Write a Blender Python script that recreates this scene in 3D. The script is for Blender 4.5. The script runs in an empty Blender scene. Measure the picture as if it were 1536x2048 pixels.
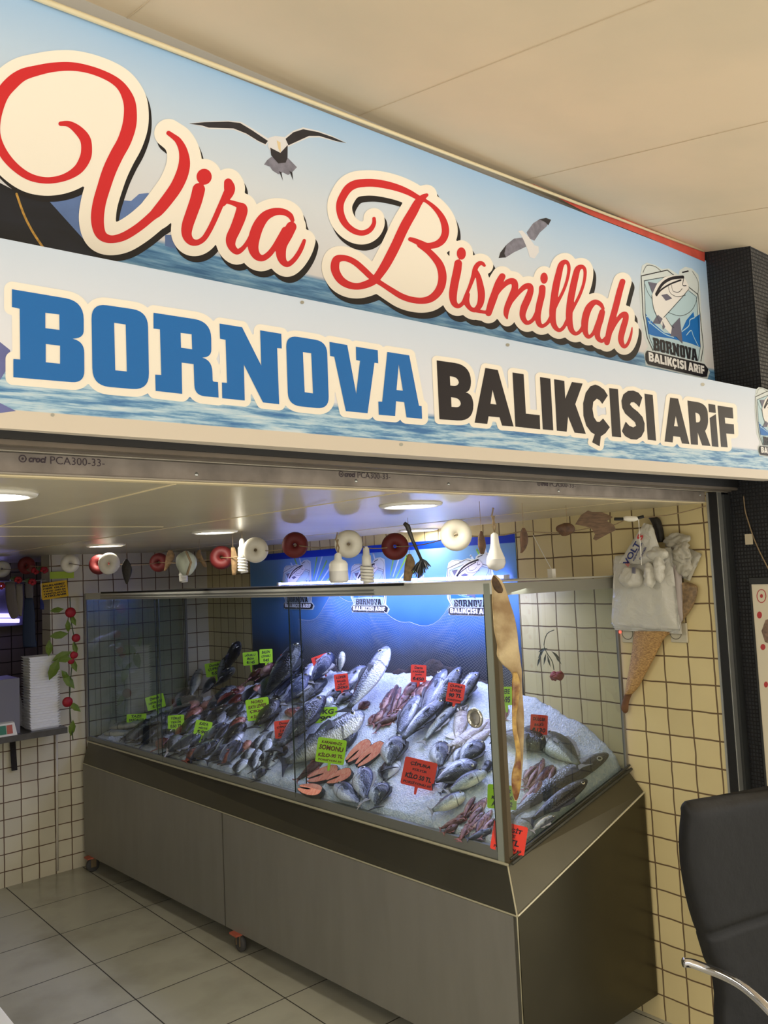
import bpy, bmesh, math, random
import numpy as np
from mathutils import Vector, Matrix, noise
from mathutils.geometry import tessellate_polygon
V = Vector
random.seed(7)
SC = bpy.context.scene
COL = SC.collection

# ------------------------------------------------------------------ camera
FPX, YAW, PITCH, ROLL = 1633.81, 0.715338, 0.0715789, -0.0458736
C = V((-2.88595, -1.51430, 1.76733))
_f = V((math.sin(YAW)*math.cos(PITCH), math.cos(YAW)*math.cos(PITCH), math.sin(PITCH)))
_r = V((math.cos(YAW), -math.sin(YAW), 0)); _u = _r.cross(_f)
R_ = _r*math.cos(ROLL)+_u*math.sin(ROLL); U_ = -_r*math.sin(ROLL)+_u*math.cos(ROLL); F_ = _f
cam = bpy.data.cameras.new('camera'); co = bpy.data.objects.new('camera', cam); COL.objects.link(co)
cam.sensor_fit = 'HORIZONTAL'; cam.sensor_width = 36; cam.lens = 36*FPX/1536
cam.clip_start = .05
co.matrix_world = Matrix((( R_.x, U_.x, -F_.x, C.x), (R_.y, U_.y, -F_.y, C.y), (R_.z, U_.z, -F_.z, C.z), (0, 0, 0, 1)))
SC.camera = co
def ray(x, y): return F_+R_*((x-768)/FPX)-U_*((y-1024)/FPX)
def onX(x, y, X=0): d = ray(x, y); return C+d*((X-C.x)/d.x)
def onY(x, y, Y=0): d = ray(x, y); return C+d*((Y-C.y)/d.y)
def onZ(x, y, Z=0): d = ray(x, y); return C+d*((Z-C.z)/d.z)
def atd(x, y, d): return C+ray(x, y)*d

# ------------------------------------------------------------------ world, light, exposure
SC.view_settings.view_transform = 'Standard'; SC.view_settings.look = 'None'
SC.view_settings.gamma = 1; SC.view_settings.use_curve_mapping = False
SC.view_settings.exposure = 0.0
# sunlit street below, shaded buildings opposite, bright sky above (value x 4.5)
WORLD_BANDS = [(-.98, .75), (-.24, .72), (-.16, .12), (.05, .10), (.12, .55), (.98, .55)]
W = bpy.data.worlds.new('world'); SC.world = W; W.use_nodes = True
bg = W.node_tree.nodes['Background']; bg.inputs[0].default_value = (1, .965, .90, 1); bg.inputs[1].default_value = 1.0
_nt = W.node_tree; _tc = _nt.nodes.new('ShaderNodeTexCoord'); _sx = _nt.nodes.new('ShaderNodeSeparateXYZ'); _mr = _nt.nodes.new('ShaderNodeMath'); _cr = _nt.nodes.new('ShaderNodeValToRGB'); _ml = _nt.nodes.new('ShaderNodeMath')
_mr.operation = 'MULTIPLY_ADD'; _mr.inputs[1].default_value = .5; _mr.inputs[2].default_value = .5; _ml.operation = 'MULTIPLY'; _ml.inputs[1].default_value = 4.5
_nt.links.new(_tc.outputs['Generated'], _sx.inputs[0]); _nt.links.new(_sx.outputs[2], _mr.inputs[0]); _nt.links.new(_mr.outputs[0], _cr.inputs[0]); _nt.links.new(_cr.outputs[0], _ml.inputs[0]); _nt.links.new(_ml.outputs[0], bg.inputs[1])
for _p, _v in WORLD_BANDS:
    _e = _cr.color_ramp.elements.new((_p+1)/2); _e.color = (_v, _v, _v, 1)
for _e in list(_cr.color_ramp.elements):
    if _e.position in (0.0, 1.0): _e.color = (WORLD_BANDS[0 if _e.position == 0 else -1][1],)*3+(1,)
def area(name, loc, target, size, power, col, sy=None, spread=math.pi):
    l = bpy.data.lights.new(name, 'AREA'); l.energy = power; l.color = col; l.size = size
    if sy: l.shape = 'RECTANGLE'; l.size_y = sy
    l.spread = spread
    o = bpy.data.objects.new(name, l); COL.objects.link(o); o.location = loc
    o.rotation_euler = (V(target)-V(loc)).to_track_quat('-Z', 'Y').to_euler()
    return o
SPOT_W = 1.25
LED_W = 13.0

# ------------------------------------------------------------------ materials
def srgb(r, g, b):
    f = lambda c: ((c/255+.055)/1.055)**2.4 if c > 10 else c/255/12.92
    return (f(r), f(g), f(b), 1)
MC = {}
def nd(nt, t, **kw):
    n = nt.nodes.new(t)
    for k, v in kw.items(): setattr(n, k, v)
    return n
def mat(name, col, rough=.5, metal=0, noise_=0, nscale=20, bump=0, bscale=60, emit=None, es=0, col2=None, stretch=None, coat=0, alpha=None):
    if name in MC: return MC[name]
    m = bpy.data.materials.new(name); m.use_nodes = True; nt = m.node_tree; b = nt.nodes['Principled BSDF']
    b.inputs['Base Color'].default_value = col; b.inputs['Roughness'].default_value = rough; b.inputs['Metallic'].default_value = metal
    if coat: b.inputs['Coat Weight'].default_value = coat; b.inputs['Coat Roughness'].default_value = .1
    tc = nd(nt, 'ShaderNodeTexCoord'); mp = nd(nt, 'ShaderNodeMapping'); nt.links.new(tc.outputs['Object'], mp.inputs[0])
    if stretch: mp.inputs['Scale'].default_value = stretch
    if noise_ or col2:
        n = nd(nt, 'ShaderNodeTexNoise'); n.inputs['Scale'].default_value = nscale; n.inputs['Detail'].default_value = 5
        nt.links.new(mp.outputs[0], n.inputs[0])
        cr = nd(nt, 'ShaderNodeValToRGB'); nt.links.new(n.outputs[0], cr.inputs[0])
        c2 = col2 or tuple(c*(1-noise_) for c in col[:3])+(1,)
        cr.color_ramp.elements[0].position = .35; cr.color_ramp.elements[0].color = c2
        cr.color_ramp.elements[1].position = .65; cr.color_ramp.elements[1].color = col
        nt.links.new(cr.outputs[0], b.inputs['Base Color'])
    if bump:
        n = nd(nt, 'ShaderNodeTexNoise'); n.inputs['Scale'].default_value = bscale; n.inputs['Detail'].default_value = 4
        nt.links.new(mp.outputs[0], n.inputs[0])
        bp = nd(nt, 'ShaderNodeBump'); bp.inputs['Strength'].default_value = bump; bp.inputs['Distance'].default_value = .01
        nt.links.new(n.outputs[0], bp.inputs['Height']); nt.links.new(bp.outputs[0], b.inputs['Normal'])
    if emit:
        b.inputs['Emission Color'].default_value = emit; b.inputs['Emission Strength'].default_value = es
    MC[name] = m
    return m
def math_(nt, op, a, b=None, c=None):
    n = nd(nt, 'ShaderNodeMath', operation=op)
    for i, v in enumerate((a, b, c)):
        if v is None: continue
        if isinstance(v, (int, float)): n.inputs[i].default_value = v
        else: nt.links.new(v, n.inputs[i])
    return n.outputs[0]
def ramp(nt, fac, stops):
    cr = nd(nt, 'ShaderNodeValToRGB'); e = cr.color_ramp.elements
    while len(e) < len(stops): e.new(.5)
    for el, (p, c) in zip(e, stops): el.position = p; el.color = c
    nt.links.new(fac, cr.inputs[0]); return cr.outputs[0]
def mixc(nt, fac, a, b):
    n = nd(nt, 'ShaderNodeMix', data_type='RGBA')
    if isinstance(fac, (int, float)): n.inputs[0].default_value = fac
    else: nt.links.new(fac, n.inputs[0])
    for i, v in ((6, a), (7, b)):
        if isinstance(v, tuple): n.inputs[i].default_value = v
        else: nt.links.new(v, n.inputs[i])
    return n.outputs[2]
def grid_mat(name, ax1, ax2, o1, o2, p1, p2, gw, tile, grout, rough=.25, var=.06, wob=.0015, dirt=.2, bumpd=.002, dirtcol=None):
    m = bpy.data.materials.new(name); m.use_nodes = True; nt = m.node_tree; b = nt.nodes['Principled BSDF']
    g = nd(nt, 'ShaderNodeNewGeometry'); sp = nd(nt, 'ShaderNodeSeparateXYZ'); nt.links.new(g.outputs['Position'], sp.inputs[0])
    nz = nd(nt, 'ShaderNodeTexNoise'); nz.inputs['Scale'].default_value = 9; nt.links.new(g.outputs['Position'], nz.inputs[0])
    wb = math_(nt, 'MULTIPLY', math_(nt, 'SUBTRACT', nz.outputs[0], .5), wob*6)
    ds, ids = [], []
    for ax, o, p in ((ax1, o1, p1), (ax2, o2, p2)):
        q = math_(nt, 'DIVIDE', math_(nt, 'SUBTRACT', math_(nt, 'ADD', sp.outputs[ax], wb), o), p)
        ids.append(math_(nt, 'FLOOR', q)); fr = math_(nt, 'FRACT', q)
        ds.append(math_(nt, 'MULTIPLY', math_(nt, 'MINIMUM', fr, math_(nt, 'SUBTRACT', 1, fr)), p))
    d = math_(nt, 'MINIMUM', ds[0], ds[1])
    mask = nd(nt, 'ShaderNodeMapRange'); nt.links.new(d, mask.inputs[0]); mask.inputs[1].default_value = gw*.5; mask.inputs[2].default_value = gw*.5+.0012
    cx = nd(nt, 'ShaderNodeCombineXYZ'); nt.links.new(ids[0], cx.inputs[0]); nt.links.new(ids[1], cx.inputs[1])
    wn = nd(nt, 'ShaderNodeTexWhiteNoise'); nt.links.new(cx.outputs[0], wn.inputs[0])
    n2 = nd(nt, 'ShaderNodeTexNoise'); n2.inputs['Scale'].default_value = 3; n2.inputs['Detail'].default_value = 6; nt.links.new(g.outputs['Position'], n2.inputs[0])
    dk = tuple(c*(1-var*2) for c in tile[:3])+(1,)
    t1 = mixc(nt, wn.outputs[0], dk, tile)
    dc = dirtcol or tuple(c*.5 for c in tile[:3])+(1,)
    t2 = mixc(nt, math_(nt, 'MULTIPLY', ramp(nt, n2.outputs[0], [(.45, (0, 0, 0, 1)), (.75, (1, 1, 1, 1))]), dirt), t1, dc)
    nt.links.new(mixc(nt, mask.outputs[0], grout, t2), b.inputs['Base Color'])
    rr = mixc(nt, mask.outputs[0], (.9, .9, .9, 1), (rough, rough, rough, 1)); nt.links.new(rr, b.inputs['Roughness'])
    bp = nd(nt, 'ShaderNodeBump'); bp.inputs['Strength'].default_value = .6; bp.inputs['Distance'].default_value = bumpd
    nt.links.new(mask.outputs[0], bp.inputs['Height']); nt.links.new(bp.outputs[0], b.inputs['Normal'])
    return m
def glass_mat(name, tint, refl=1.0, haze=0.0):
    m = bpy.data.materials.new(name); m.use_nodes = True; nt = m.node_tree
    for n in list(nt.nodes):
        if n.type == 'BSDF_PRINCIPLED': nt.nodes.remove(n)
    out = [n for n in nt.nodes if n.type == 'OUTPUT_MATERIAL'][0]
    tr = nd(nt, 'ShaderNodeBsdfTransparent'); tr.inputs[0].default_value = tint
    gl = nd(nt, 'ShaderNodeBsdfGlossy'); gl.inputs['Roughness'].default_value = .01; gl.inputs[0].default_value = (refl, refl, refl, 1)
    fr = nd(nt, 'ShaderNodeFresnel'); gb = nd(nt, 'ShaderNodeNewGeometry')
    nt.links.new(math_(nt, 'SUBTRACT', 1.5, math_(nt, 'MULTIPLY', gb.outputs['Backfacing'], 1.5-1/1.5)), fr.inputs[0])
    mx = nd(nt, 'ShaderNodeMixShader'); nt.links.new(fr.outputs[0], mx.inputs[0]); nt.links.new(tr.outputs[0], mx.inputs[1]); nt.links.new(gl.outputs[0], mx.inputs[2])
    df = nd(nt, 'ShaderNodeBsdfDiffuse'); df.inputs[0].default_value = (.7, .75, .7, 1)
    m2 = nd(nt, 'ShaderNodeMixShader')
    g = nd(nt, 'ShaderNodeNewGeometry'); nz = nd(nt, 'ShaderNodeTexNoise'); nz.inputs['Scale'].default_value = 4; nz.inputs['Detail'].default_value = 4
    mp = nd(nt, 'ShaderNodeMapping'); mp.inputs['Scale'].default_value = (1, 3, .8); nt.links.new(g.outputs['Position'], mp.inputs[0]); nt.links.new(mp.outputs[0], nz.inputs[0])
    nt.links.new(math_(nt, 'MULTIPLY', nz.outputs[0], haze*2), m2.inputs[0])
    nt.links.new(mx.outputs[0], m2.inputs[1]); nt.links.new(df.outputs[0], m2.inputs[2]); nt.links.new(m2.outputs[0], out.inputs[0])
    return m

# ------------------------------------------------------------------ mesh helpers
def link(name, me, m=None, parent=None, smooth=False):
    o = bpy.data.objects.new(name, me); COL.objects.link(o)
    if m:
        for x in (m if isinstance(m, (list, tuple)) else [m]): me.materials.append(x)
    if parent: o.parent = parent
    if smooth:
        for p in me.polygons: p.use_smooth = True
    return o
class MB:
    def __init__(s): s.v = []; s.f = []; s.mi = []
    def add(s, vs, fs, mi=0):
        n = len(s.v); s.v += [tuple(x) for x in vs]; s.f += [tuple(n+i for i in f) for f in fs]; s.mi += [mi]*len(fs); return s
    def box(s, x0, y0, z0, x1, y1, z1, mi=0):
        vs = [(x, y, z) for z in (z0, z1) for x, y in ((x0, y0), (x1, y0), (x1, y1), (x0, y1))]
        return s.add(vs, [(3, 2, 1, 0), (4, 5, 6, 7), (0, 1, 5, 4), (1, 2, 6, 5), (2, 3, 7, 6), (3, 0, 4, 7)], mi)
    def hexa(s, bot, top, mi=0):
        return s.add(list(bot)+list(top), [(3, 2, 1, 0), (4, 5, 6, 7), (0, 1, 5, 4), (1, 2, 6, 5), (2, 3, 7, 6), (3, 0, 4, 7)], mi)
    def tube(s, pts, r, n=8, mi=0, cap=True):
        pts = [V(p) for p in pts]; rs = r if isinstance(r, (list, tuple)) else [r]*len(pts)
        rings = []; up = V((0, 0, 1))
        for i, p in enumerate(pts):
            t = (pts[min(i+1, len(pts)-1)]-pts[max(i-1, 0)]).normalized()
            a = t.cross(up)
            if a.length < .05: a = t.cross(V((1, 0, 0)))
            a.normalize(); b = t.cross(a)
            rings.append([p+(a*math.cos(k*2*math.pi/n)+b*math.sin(k*2*math.pi/n))*rs[i] for k in range(n)])
        vs = [v for rg in rings for v in rg]; fs = []
        for i in range(len(pts)-1):
            for k in range(n): fs.append((i*n+k, i*n+(k+1) % n, (i+1)*n+(k+1) % n, (i+1)*n+k))
        if cap: fs += [tuple(range(n))[::-1], tuple((len(pts)-1)*n+k for k in range(n))]
        return s.add(vs, fs, mi)
    def lathe(s, prof, n=20, M=None, mi=0):
        M = M or Matrix(); vs = [M @ V((r*math.cos(k*2*math.pi/n), r*math.sin(k*2*math.pi/n), z)) for r, z in prof for k in range(n)]
        fs = [(i*n+k, i*n+(k+1) % n, (i+1)*n+(k+1) % n, (i+1)*n+k) for i in range(len(prof)-1) for k in range(n)]
        return s.add(vs, fs, mi)
    def ball(s, c, rx, ry=None, rz=None, n=12, M=None, mi=0):
        ry = ry or rx; rz = rz or rx; c = V(c)
        prof = [(math.sin(math.pi*i/(n//2+2)), -math.cos(math.pi*i/(n//2+2))) for i in range(n//2+3)]
        mm = Matrix.Translation(c) @ (M or Matrix()) @ Matrix.Diagonal((rx, ry, rz, 1))
        return s.lathe([(max(a, 1e-4), b) for a, b in prof], n, mm, mi)
    def build(s, name, m, parent=None, smooth=False):
        me = bpy.data.meshes.new(name); me.from_pydata(s.v, [], s.f); me.update()
        o = link(name, me, m, parent, smooth)
        if max(s.mi or [0]) > 0: me.polygons.foreach_set('material_index', s.mi)
        return o
def bevel(o, w=.003, seg=2):
    md = o.modifiers.new('bevel', 'BEVEL'); md.width = w; md.segments = seg; md.limit_method = 'ANGLE'; return o
def tag(o, label, cat, group=None):
    o['label'] = label; o['category'] = cat
    if group: o['group'] = group
    return o
def struct(o): o['kind'] = 'structure'; return o
def empty(name, loc, label, cat, group=None):
    o = bpy.data.objects.new(name, None); COL.objects.link(o); o.location = loc; o.empty_display_size = .05
    return tag(o, label, cat, group)
def bpart(mb, name, m, parent, smooth=False):   # world-space mesh under a located empty
    o = mb.build(name, m, None, smooth); L = parent.matrix_basis.inverted()
    o.data.transform(L); o.parent = parent; return o
def catmull(P, n=8):
    out = []
    for i in range(len(P)-1):
        a, b, c, d = P[max(i-1, 0)], P[i], P[i+1], P[min(i+2, len(P)-1)]
        for k in range(n):
            t = k/n
            out.append(tuple(.5*((2*b[j])+(-a[j]+c[j])*t+(2*a[j]-5*b[j]+4*c[j]-d[j])*t*t+(-a[j]+3*b[j]-3*c[j]+d[j])*t**3) for j in range(len(b))))
    out.append(tuple(P[-1])); return out

# 2-D pieces (lists of triangles/quads in plane coordinates)
def poly(pts, holes=()):
    loops = [[V((x, y, 0)) for x, y in l] for l in (pts, *holes)]
    flat = [p for l in loops for p in l]
    return [(p.x, p.y) for p in flat], [tuple(t) for t in tessellate_polygon(loops)]
def ribbon(P, grow=0, n=6, closed=False):
    Q = catmull(P, n) if n > 1 else list(P); vs = []; fs = []
    for i, (x, y, w) in enumerate(Q):
        a = Q[max(i-1, 0)]; b = Q[min(i+1, len(Q)-1)]
        dx, dy = b[0]-a[0], b[1]-a[1]; L = math.hypot(dx, dy) or 1; h = w/2+grow
        vs += [(x-dy/L*h, y+dx/L*h), (x+dy/L*h, y-dx/L*h)]
        if i: k = 2*i; fs.append((k-2, k-1, k+1, k))
    step = max(1, len(Q)//60) if grow == 0 else 1
    for (x, y, w) in ([Q[0], Q[-1]] if grow == 0 else Q[::2]+[Q[-1]]):
        h = w/2+grow; k = len(vs); m = 20
        vs += [(x+h*math.cos(a*2*math.pi/m), y+h*math.sin(a*2*math.pi/m)) for a in range(m)]; fs.append(tuple(range(k, k+m)))
    return vs, fs
def disc(x, y, rx, ry=None, n=24, rot=0):
    ry = ry or rx; c, s = math.cos(rot), math.sin(rot)
    return [(x+c*rx*math.cos(a*2*math.pi/n)-s*ry*math.sin(a*2*math.pi/n), y+s*rx*math.cos(a*2*math.pi/n)+c*ry*math.sin(a*2*math.pi/n)) for a in range(n)], [tuple(range(n))]
def rpoly(P):      # rounded polygon from (x, y, r)
    out = []; n = len(P)
    for i, p in enumerate(P):
        r = p[2] if len(p) > 2 else 0
        if r == 0: out.append((p[0], p[1])); continue
        a, b = P[i-1], P[(i+1) % n]; q = V((p[0], p[1]))
        da = V((a[0], a[1]))-q; db = V((b[0], b[1]))-q
        ra = min(r, da.length*.95); rb = min(r, db.length*.95)
        A = q+da.normalized()*ra; B = q+db.normalized()*rb
        for k in range(8):
            t = k/7; w = .6
            X = (1-t)**2*A+2*t*(1-t)*q+t*t*B; arc = X*(1)
            out.append((arc.x, arc.y))
    return out
def union_shape(strokes=(), polys=(), discs=(), cell=2.5, edge_r=None):
    """one clean outline around round strokes [(x, y, w)...], filled polygons and ellipses (marching squares on their distance field)"""
    segs = []
    for st in strokes:
        Q = catmull(st, 6)
        segs += [(a[0], a[1], a[2]/2, b[0], b[1], b[2]/2) for a, b in zip(Q, Q[1:])]
    for P, r in polys:
        if r is not None: segs += [(P[i-1][0], P[i-1][1], r, P[i][0], P[i][1], r) for i in range(len(P))]
    xs = [q for g_ in segs for q in (g_[0]-g_[2], g_[0]+g_[2], g_[3]-g_[5], g_[3]+g_[5])]+[q for d in discs for q in (d[0]-d[2], d[0]+d[2])]
    ys = [q for g_ in segs for q in (g_[1]-g_[2], g_[1]+g_[2], g_[4]-g_[5], g_[4]+g_[5])]+[q for d in discs for q in (d[1]-d[3], d[1]+d[3])]
    x0, y0 = min(xs)-8, min(ys)-8; nx, ny = int((max(xs)+8-x0)/cell)+2, int((max(ys)+8-y0)/cell)+2
    gx = x0+np.arange(nx)*cell; gy = y0+np.arange(ny)*cell; D = np.full((ny, nx), 9.0)
    def box_(xa, xb_, ya, yb_):
        i0 = max(0, int((xa-x0)/cell)-1); i1 = min(nx, int((xb_-x0)/cell)+3); j0 = max(0, int((ya-y0)/cell)-1); j1 = min(ny, int((yb_-y0)/cell)+3)
        return i0, i1, j0, j1
    for ax_, ay_, ar, bx_, by_, br_ in segs:
        m = max(ar, br_)+6; i0, i1, j0, j1 = box_(min(ax_, bx_)-m, max(ax_, bx_)+m, min(ay_, by_)-m, max(ay_, by_)+m)
        X, Y = np.meshgrid(gx[i0:i1], gy[j0:j1]); dx, dy = bx_-ax_, by_-ay_; L2 = dx*dx+dy*dy or 1e-9
        t = np.clip(((X-ax_)*dx+(Y-ay_)*dy)/L2, 0, 1)
        d = np.hypot(X-ax_-t*dx, Y-ay_-t*dy)-(ar+t*(br_-ar)); D[j0:j1, i0:i1] = np.minimum(D[j0:j1, i0:i1], d)
    for cx, cy, rx, ry in discs:
        i0, i1, j0, j1 = box_(cx-rx-6, cx+rx+6, cy-ry-6, cy+ry+6); X, Y = np.meshgrid(gx[i0:i1], gy[j0:j1])
        d = (np.hypot((X-cx)/rx, (Y-cy)/ry)-1)*min(rx, ry); D[j0:j1, i0:i1] = np.minimum(D[j0:j1, i0:i1], d)
    X, Y = np.meshgrid(gx, gy)
    for P, r in polys:
        ins = np.zeros(D.shape, bool)
        for i in range(len(P)):
            (xa, ya), (xb_, yb_) = P[i-1], P[i]
            c = ((ya > Y) != (yb_ > Y)); 
            if ya != yb_: ins ^= c & (X < (xb_-xa)*(Y-ya)/(yb_-ya)+xa)
        D = np.where(ins, np.minimum(D, -4), D)
    D = np.where(np.abs(D) < 1e-4, 1e-4, D)
    out = []; vs = []; fs = []
    I = D < 0
    for j in range(ny-1):
        run = None
        row = I[j, :-1].astype(int)+I[j, 1:]+I[j+1, :-1]+I[j+1, 1:]
        for i in range(nx):
            full = i < nx-1 and row[i] == 4
            if full:
                if run is None: run = i
                continue
            if run is not None:
                k = len(vs); vs += [(gx[run], gy[j]), (gx[i], gy[j]), (gx[i], gy[j+1]), (gx[run], gy[j+1])]; fs.append((k, k+1, k+2, k+3)); run = None
            if i < nx-1 and row[i] > 0:
                cs = [(i, j), (i+1, j), (i+1, j+1), (i, j+1)]; pg = []
                for a in range(4):
                    p, q = cs[a], cs[(a+1) % 4]; dp, dq = D[p[1], p[0]], D[q[1], q[0]]
                    if dp < 0: pg.append((gx[p[0]], gy[p[1]]))
                    if (dp < 0) != (dq < 0):
                        t = dp/(dp-dq); pg.append((gx[p[0]]+(gx[q[0]]-gx[p[0]])*t, gy[p[1]]+(gy[q[1]]-gy[p[1]])*t))
                if len(pg) > 2: k = len(vs); vs += pg; fs.append(tuple(range(k, k+len(pg))))
    return [([(float(a), float(b)) for a, b in vs], fs)]
class Plane2:     # a vertical (or any) plane: maps photo pixels or local (u, z) to space
    def __init__(s, P0, P1):
        s.O = V((P0[0], P0[1], 0)); s.U = (V((P1[0], P1[1], 0))-s.O).normalized()
        s.N = s.U.cross(V((0, 0, 1))); 
        if s.N.dot(C-s.O) < 0: s.N = -s.N
    def px(s, x, y):
        d = ray(x, y); p = C+d*((s.O-C).dot(s.N)/d.dot(s.N)); return ((p-s.O).dot(s.U), p.z)
    def w(s, u, z, off=0): return s.O+s.U*u+V((0, 0, z))+s.N*off
def flat(pieces, pl, off, name, m, parent, px=True, xf=None, thick=0):
    mb = MB()
    for vs, fs in pieces:
        q = []
        for (x, y) in vs:
            if px: x, y = pl.px(x, y)
            if xf: x, y = xf(x, y)
            q.append(pl.w(x, y, off))
        mb.add(q, fs)
    me = bpy.data.meshes.new(name); me.from_pydata(mb.v, [], mb.f); me.update()
    bm = bmesh.new(); bm.from_mesh(me)
    bm.normal_update()
    for f in bm.faces:
        if f.normal.dot(pl.N) < 0: f.normal_flip()
    bm.to_mesh(me); bm.free()
    if parent: me.transform(parent.matrix_basis.inverted())
    return link(name, me, m, parent)
_tc = {}
def text2d(s, bold=.02, shear=0):
    k = (s, bold, shear)
    if k in _tc: return _tc[k]
    cu = bpy.data.curves.new('t', 'FONT'); cu.body = s; cu.size = 1; cu.offset = bold; cu.shear = shear; cu.resolution_u = 3
    cu.align_x = 'CENTER'; cu.align_y = 'CENTER'
    o = bpy.data.objects.new('t', cu); COL.objects.link(o)
    dg = bpy.context.evaluated_depsgraph_get(); me = bpy.data.meshes.new_from_object(o.evaluated_get(dg))
    vs = [(v.co.x, v.co.y) for v in me.vertices]; fs = [tuple(p.vertices) for p in me.polygons]
    bpy.data.objects.remove(o); bpy.data.curves.remove(cu); bpy.data.meshes.remove(me)
    if vs:
        x0 = min(v[0] for v in vs); x1 = max(v[0] for v in vs); y0 = min(v[1] for v in vs); y1 = max(v[1] for v in vs)
        W_ = (x1-x0) or 1; H_ = (y1-y0) or 1
        vs = [((x-x0)/W_-.5, (y-y0)/H_-.5) for x, y in vs]     # unit box
    _tc[k] = (vs, fs); return _tc[k]

# ------------------------------------------------------------------ base materials
cream = srgb(203, 192, 152)
M_tile_r = grid_mat('wall_tile', 1, 2, 0, 1.8905-1.9, .1, .1, .0046, srgb(226, 208, 154), srgb(108, 86, 58), rough=.3, wob=.0016, dirt=.22, dirtcol=srgb(170, 150, 108))
M_tile_b = grid_mat('back_wall_tile', 0, 2, -.994, 1.8905-1.9, .1, .1, .0046, srgb(222, 214, 188), srgb(104, 80, 60), rough=.3, wob=.001, dirt=.25, dirtcol=srgb(160, 145, 115))
M_floor = grid_mat('floor_tile', 0, 1, -1.387, 3.324-.454*12, .454, .454, .0045, srgb(184, 181, 163), srgb(56, 53, 46), rough=.22, var=.03, wob=.0003, dirt=.5, bumpd=.001, dirtcol=srgb(126, 120, 102))
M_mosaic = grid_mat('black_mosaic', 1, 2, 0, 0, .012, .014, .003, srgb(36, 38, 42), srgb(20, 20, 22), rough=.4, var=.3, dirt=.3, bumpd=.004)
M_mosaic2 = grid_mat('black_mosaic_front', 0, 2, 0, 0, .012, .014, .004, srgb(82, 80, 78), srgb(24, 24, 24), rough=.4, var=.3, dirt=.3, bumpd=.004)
M_ceil = mat('glossy_ceiling_panel', srgb(204, 194, 168), .26, noise_=.1, nscale=2)
M_awn = mat('awning_ceiling', srgb(230, 208, 176), .6, col2=srgb(206, 192, 164), nscale=1.3)
M_alu = mat('aluminium', srgb(190, 192, 186), .3, .85, bump=.02)
M_aluw = mat('pale_aluminium', srgb(214, 214, 206), .4, .3)
M_steel = mat('brushed_steel', srgb(138, 135, 126), .42, .35, noise_=.08, nscale=5, stretch=(3, 3, .6))
M_steel_d = mat('dark_brushed_steel', srgb(92, 89, 78), .42, .4, noise_=.10, nscale=5, stretch=(3, 3, .6))
M_galv = mat('galvanised_slat', srgb(160, 148, 136), .5, .4, noise_=.35, nscale=14)
M_black = mat('black_paint', srgb(18, 18, 18), .5)
M_dark = mat('dark_metal', srgb(70, 70, 62), .4, .5)
M_brown = mat('brown_channel', srgb(116, 106, 94), .45, .4, noise_=.2, nscale=8)
M_white = mat('white_plastic', srgb(235, 232, 222), .4)
M_ink = mat('marker_ink', srgb(28, 24, 40), .6)
M_cream = mat('cream_strip', srgb(224, 208, 168), .5)
M_wet = mat('grey_rubber', srgb(70, 68, 66), .7)
M_orange = mat('orange_caster_plate', srgb(176, 88, 66), .5)
M_glass = glass_mat('case_glass', (.70, .75, .73, 1), 1, .006)
M_glass2 = glass_mat('case_end_glass', (.56, .61, .54, 1), 1, .03)

# ------------------------------------------------------------------ setting
ZC = 1.963
struct(MB().box(-5, -5, -.1, 2.5, 6, 0).build('floor', M_floor))
struct(MB().box(0, -.02, 0, .4, 5.6, ZC+.1).build('wall_right', M_tile_r))
bw = MB().box(-1.105, 3.777, 0, 0, 3.93, ZC+.1)
bw.box(-3.3, 3.777, 0, -1.105, 3.93, .87)
struct(bw.build('wall_back', M_tile_b))
struct(MB().box(-3.6, 5.3, 0, 0, 5.5, ZC+.1).build('wall_far', grid_mat('far_room_tile', 0, 2, -.994, .09, .1, .1, .006, srgb(150, 138, 136), srgb(60, 46, 44), rough=.4)))
struct(MB().box(-3.6, .0, 0, -3.3, 5.5, ZC+.1).build('wall_left', M_white))
cl = struct(MB().box(-3.4, .0, ZC, .05, 5.5, ZC+.06).build('ceiling', M_ceil))
sm = MB()
for X in (-2.12, -1.5, -.45): sm.box(X-.0025, .01, ZC-.0015, X+.0025, 3.77, ZC)
for Y, X0, X1 in ((1.25, -3.3, -1.55), (1.76, -3.3, -1.6)): sm.box(X0, Y-.003, ZC-.0015, X1, Y+.003, ZC)
sm.build('trim_1', M_cream)['kind'] = 'structure'
# sloping street ceiling
def awz(y): return 2.925+.2*(y+.04)
struct(MB().hexa([(-5, -3.2, awz(-3.2)), (2.5, -3.2, awz(-3.2)), (2.5, .3, awz(.3)), (-5, .3, awz(.3))], [(-5, -3.2, awz(-3.2)+.1), (2.5, -3.2, awz(-3.2)+.1), (2.5, .3, awz(.3)+.1), (-5, .3, awz(.3)+.1)]).build('ceiling_street', M_awn))
sm = MB()
for X in (-2.19, -1.57, -.95, -.33, -2.81):
    sm.tube([(X, .03, awz(.03)-.0005), (X+.03, -3, awz(-3)-.0005)], .0011, 4)
sm.build('trim_2', mat('awning_seam', srgb(196, 176, 146), .7))['kind'] = 'structure'  # thin joint lines, a little darker than the panels
# wall above the opening and the black mosaic pillar
struct(MB().box(-5, .03, 2.03, .07, .25, 3.05).build('wall_front', mat('render', srgb(170, 165, 155), .8)))
pl_ = MB(); pl_.box(.07, -.22, 0, .9, .1, 3.0)
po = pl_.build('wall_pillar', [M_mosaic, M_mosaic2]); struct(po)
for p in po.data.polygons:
    if abs(p.normal.y) > .5: p.material_index = 1
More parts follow.
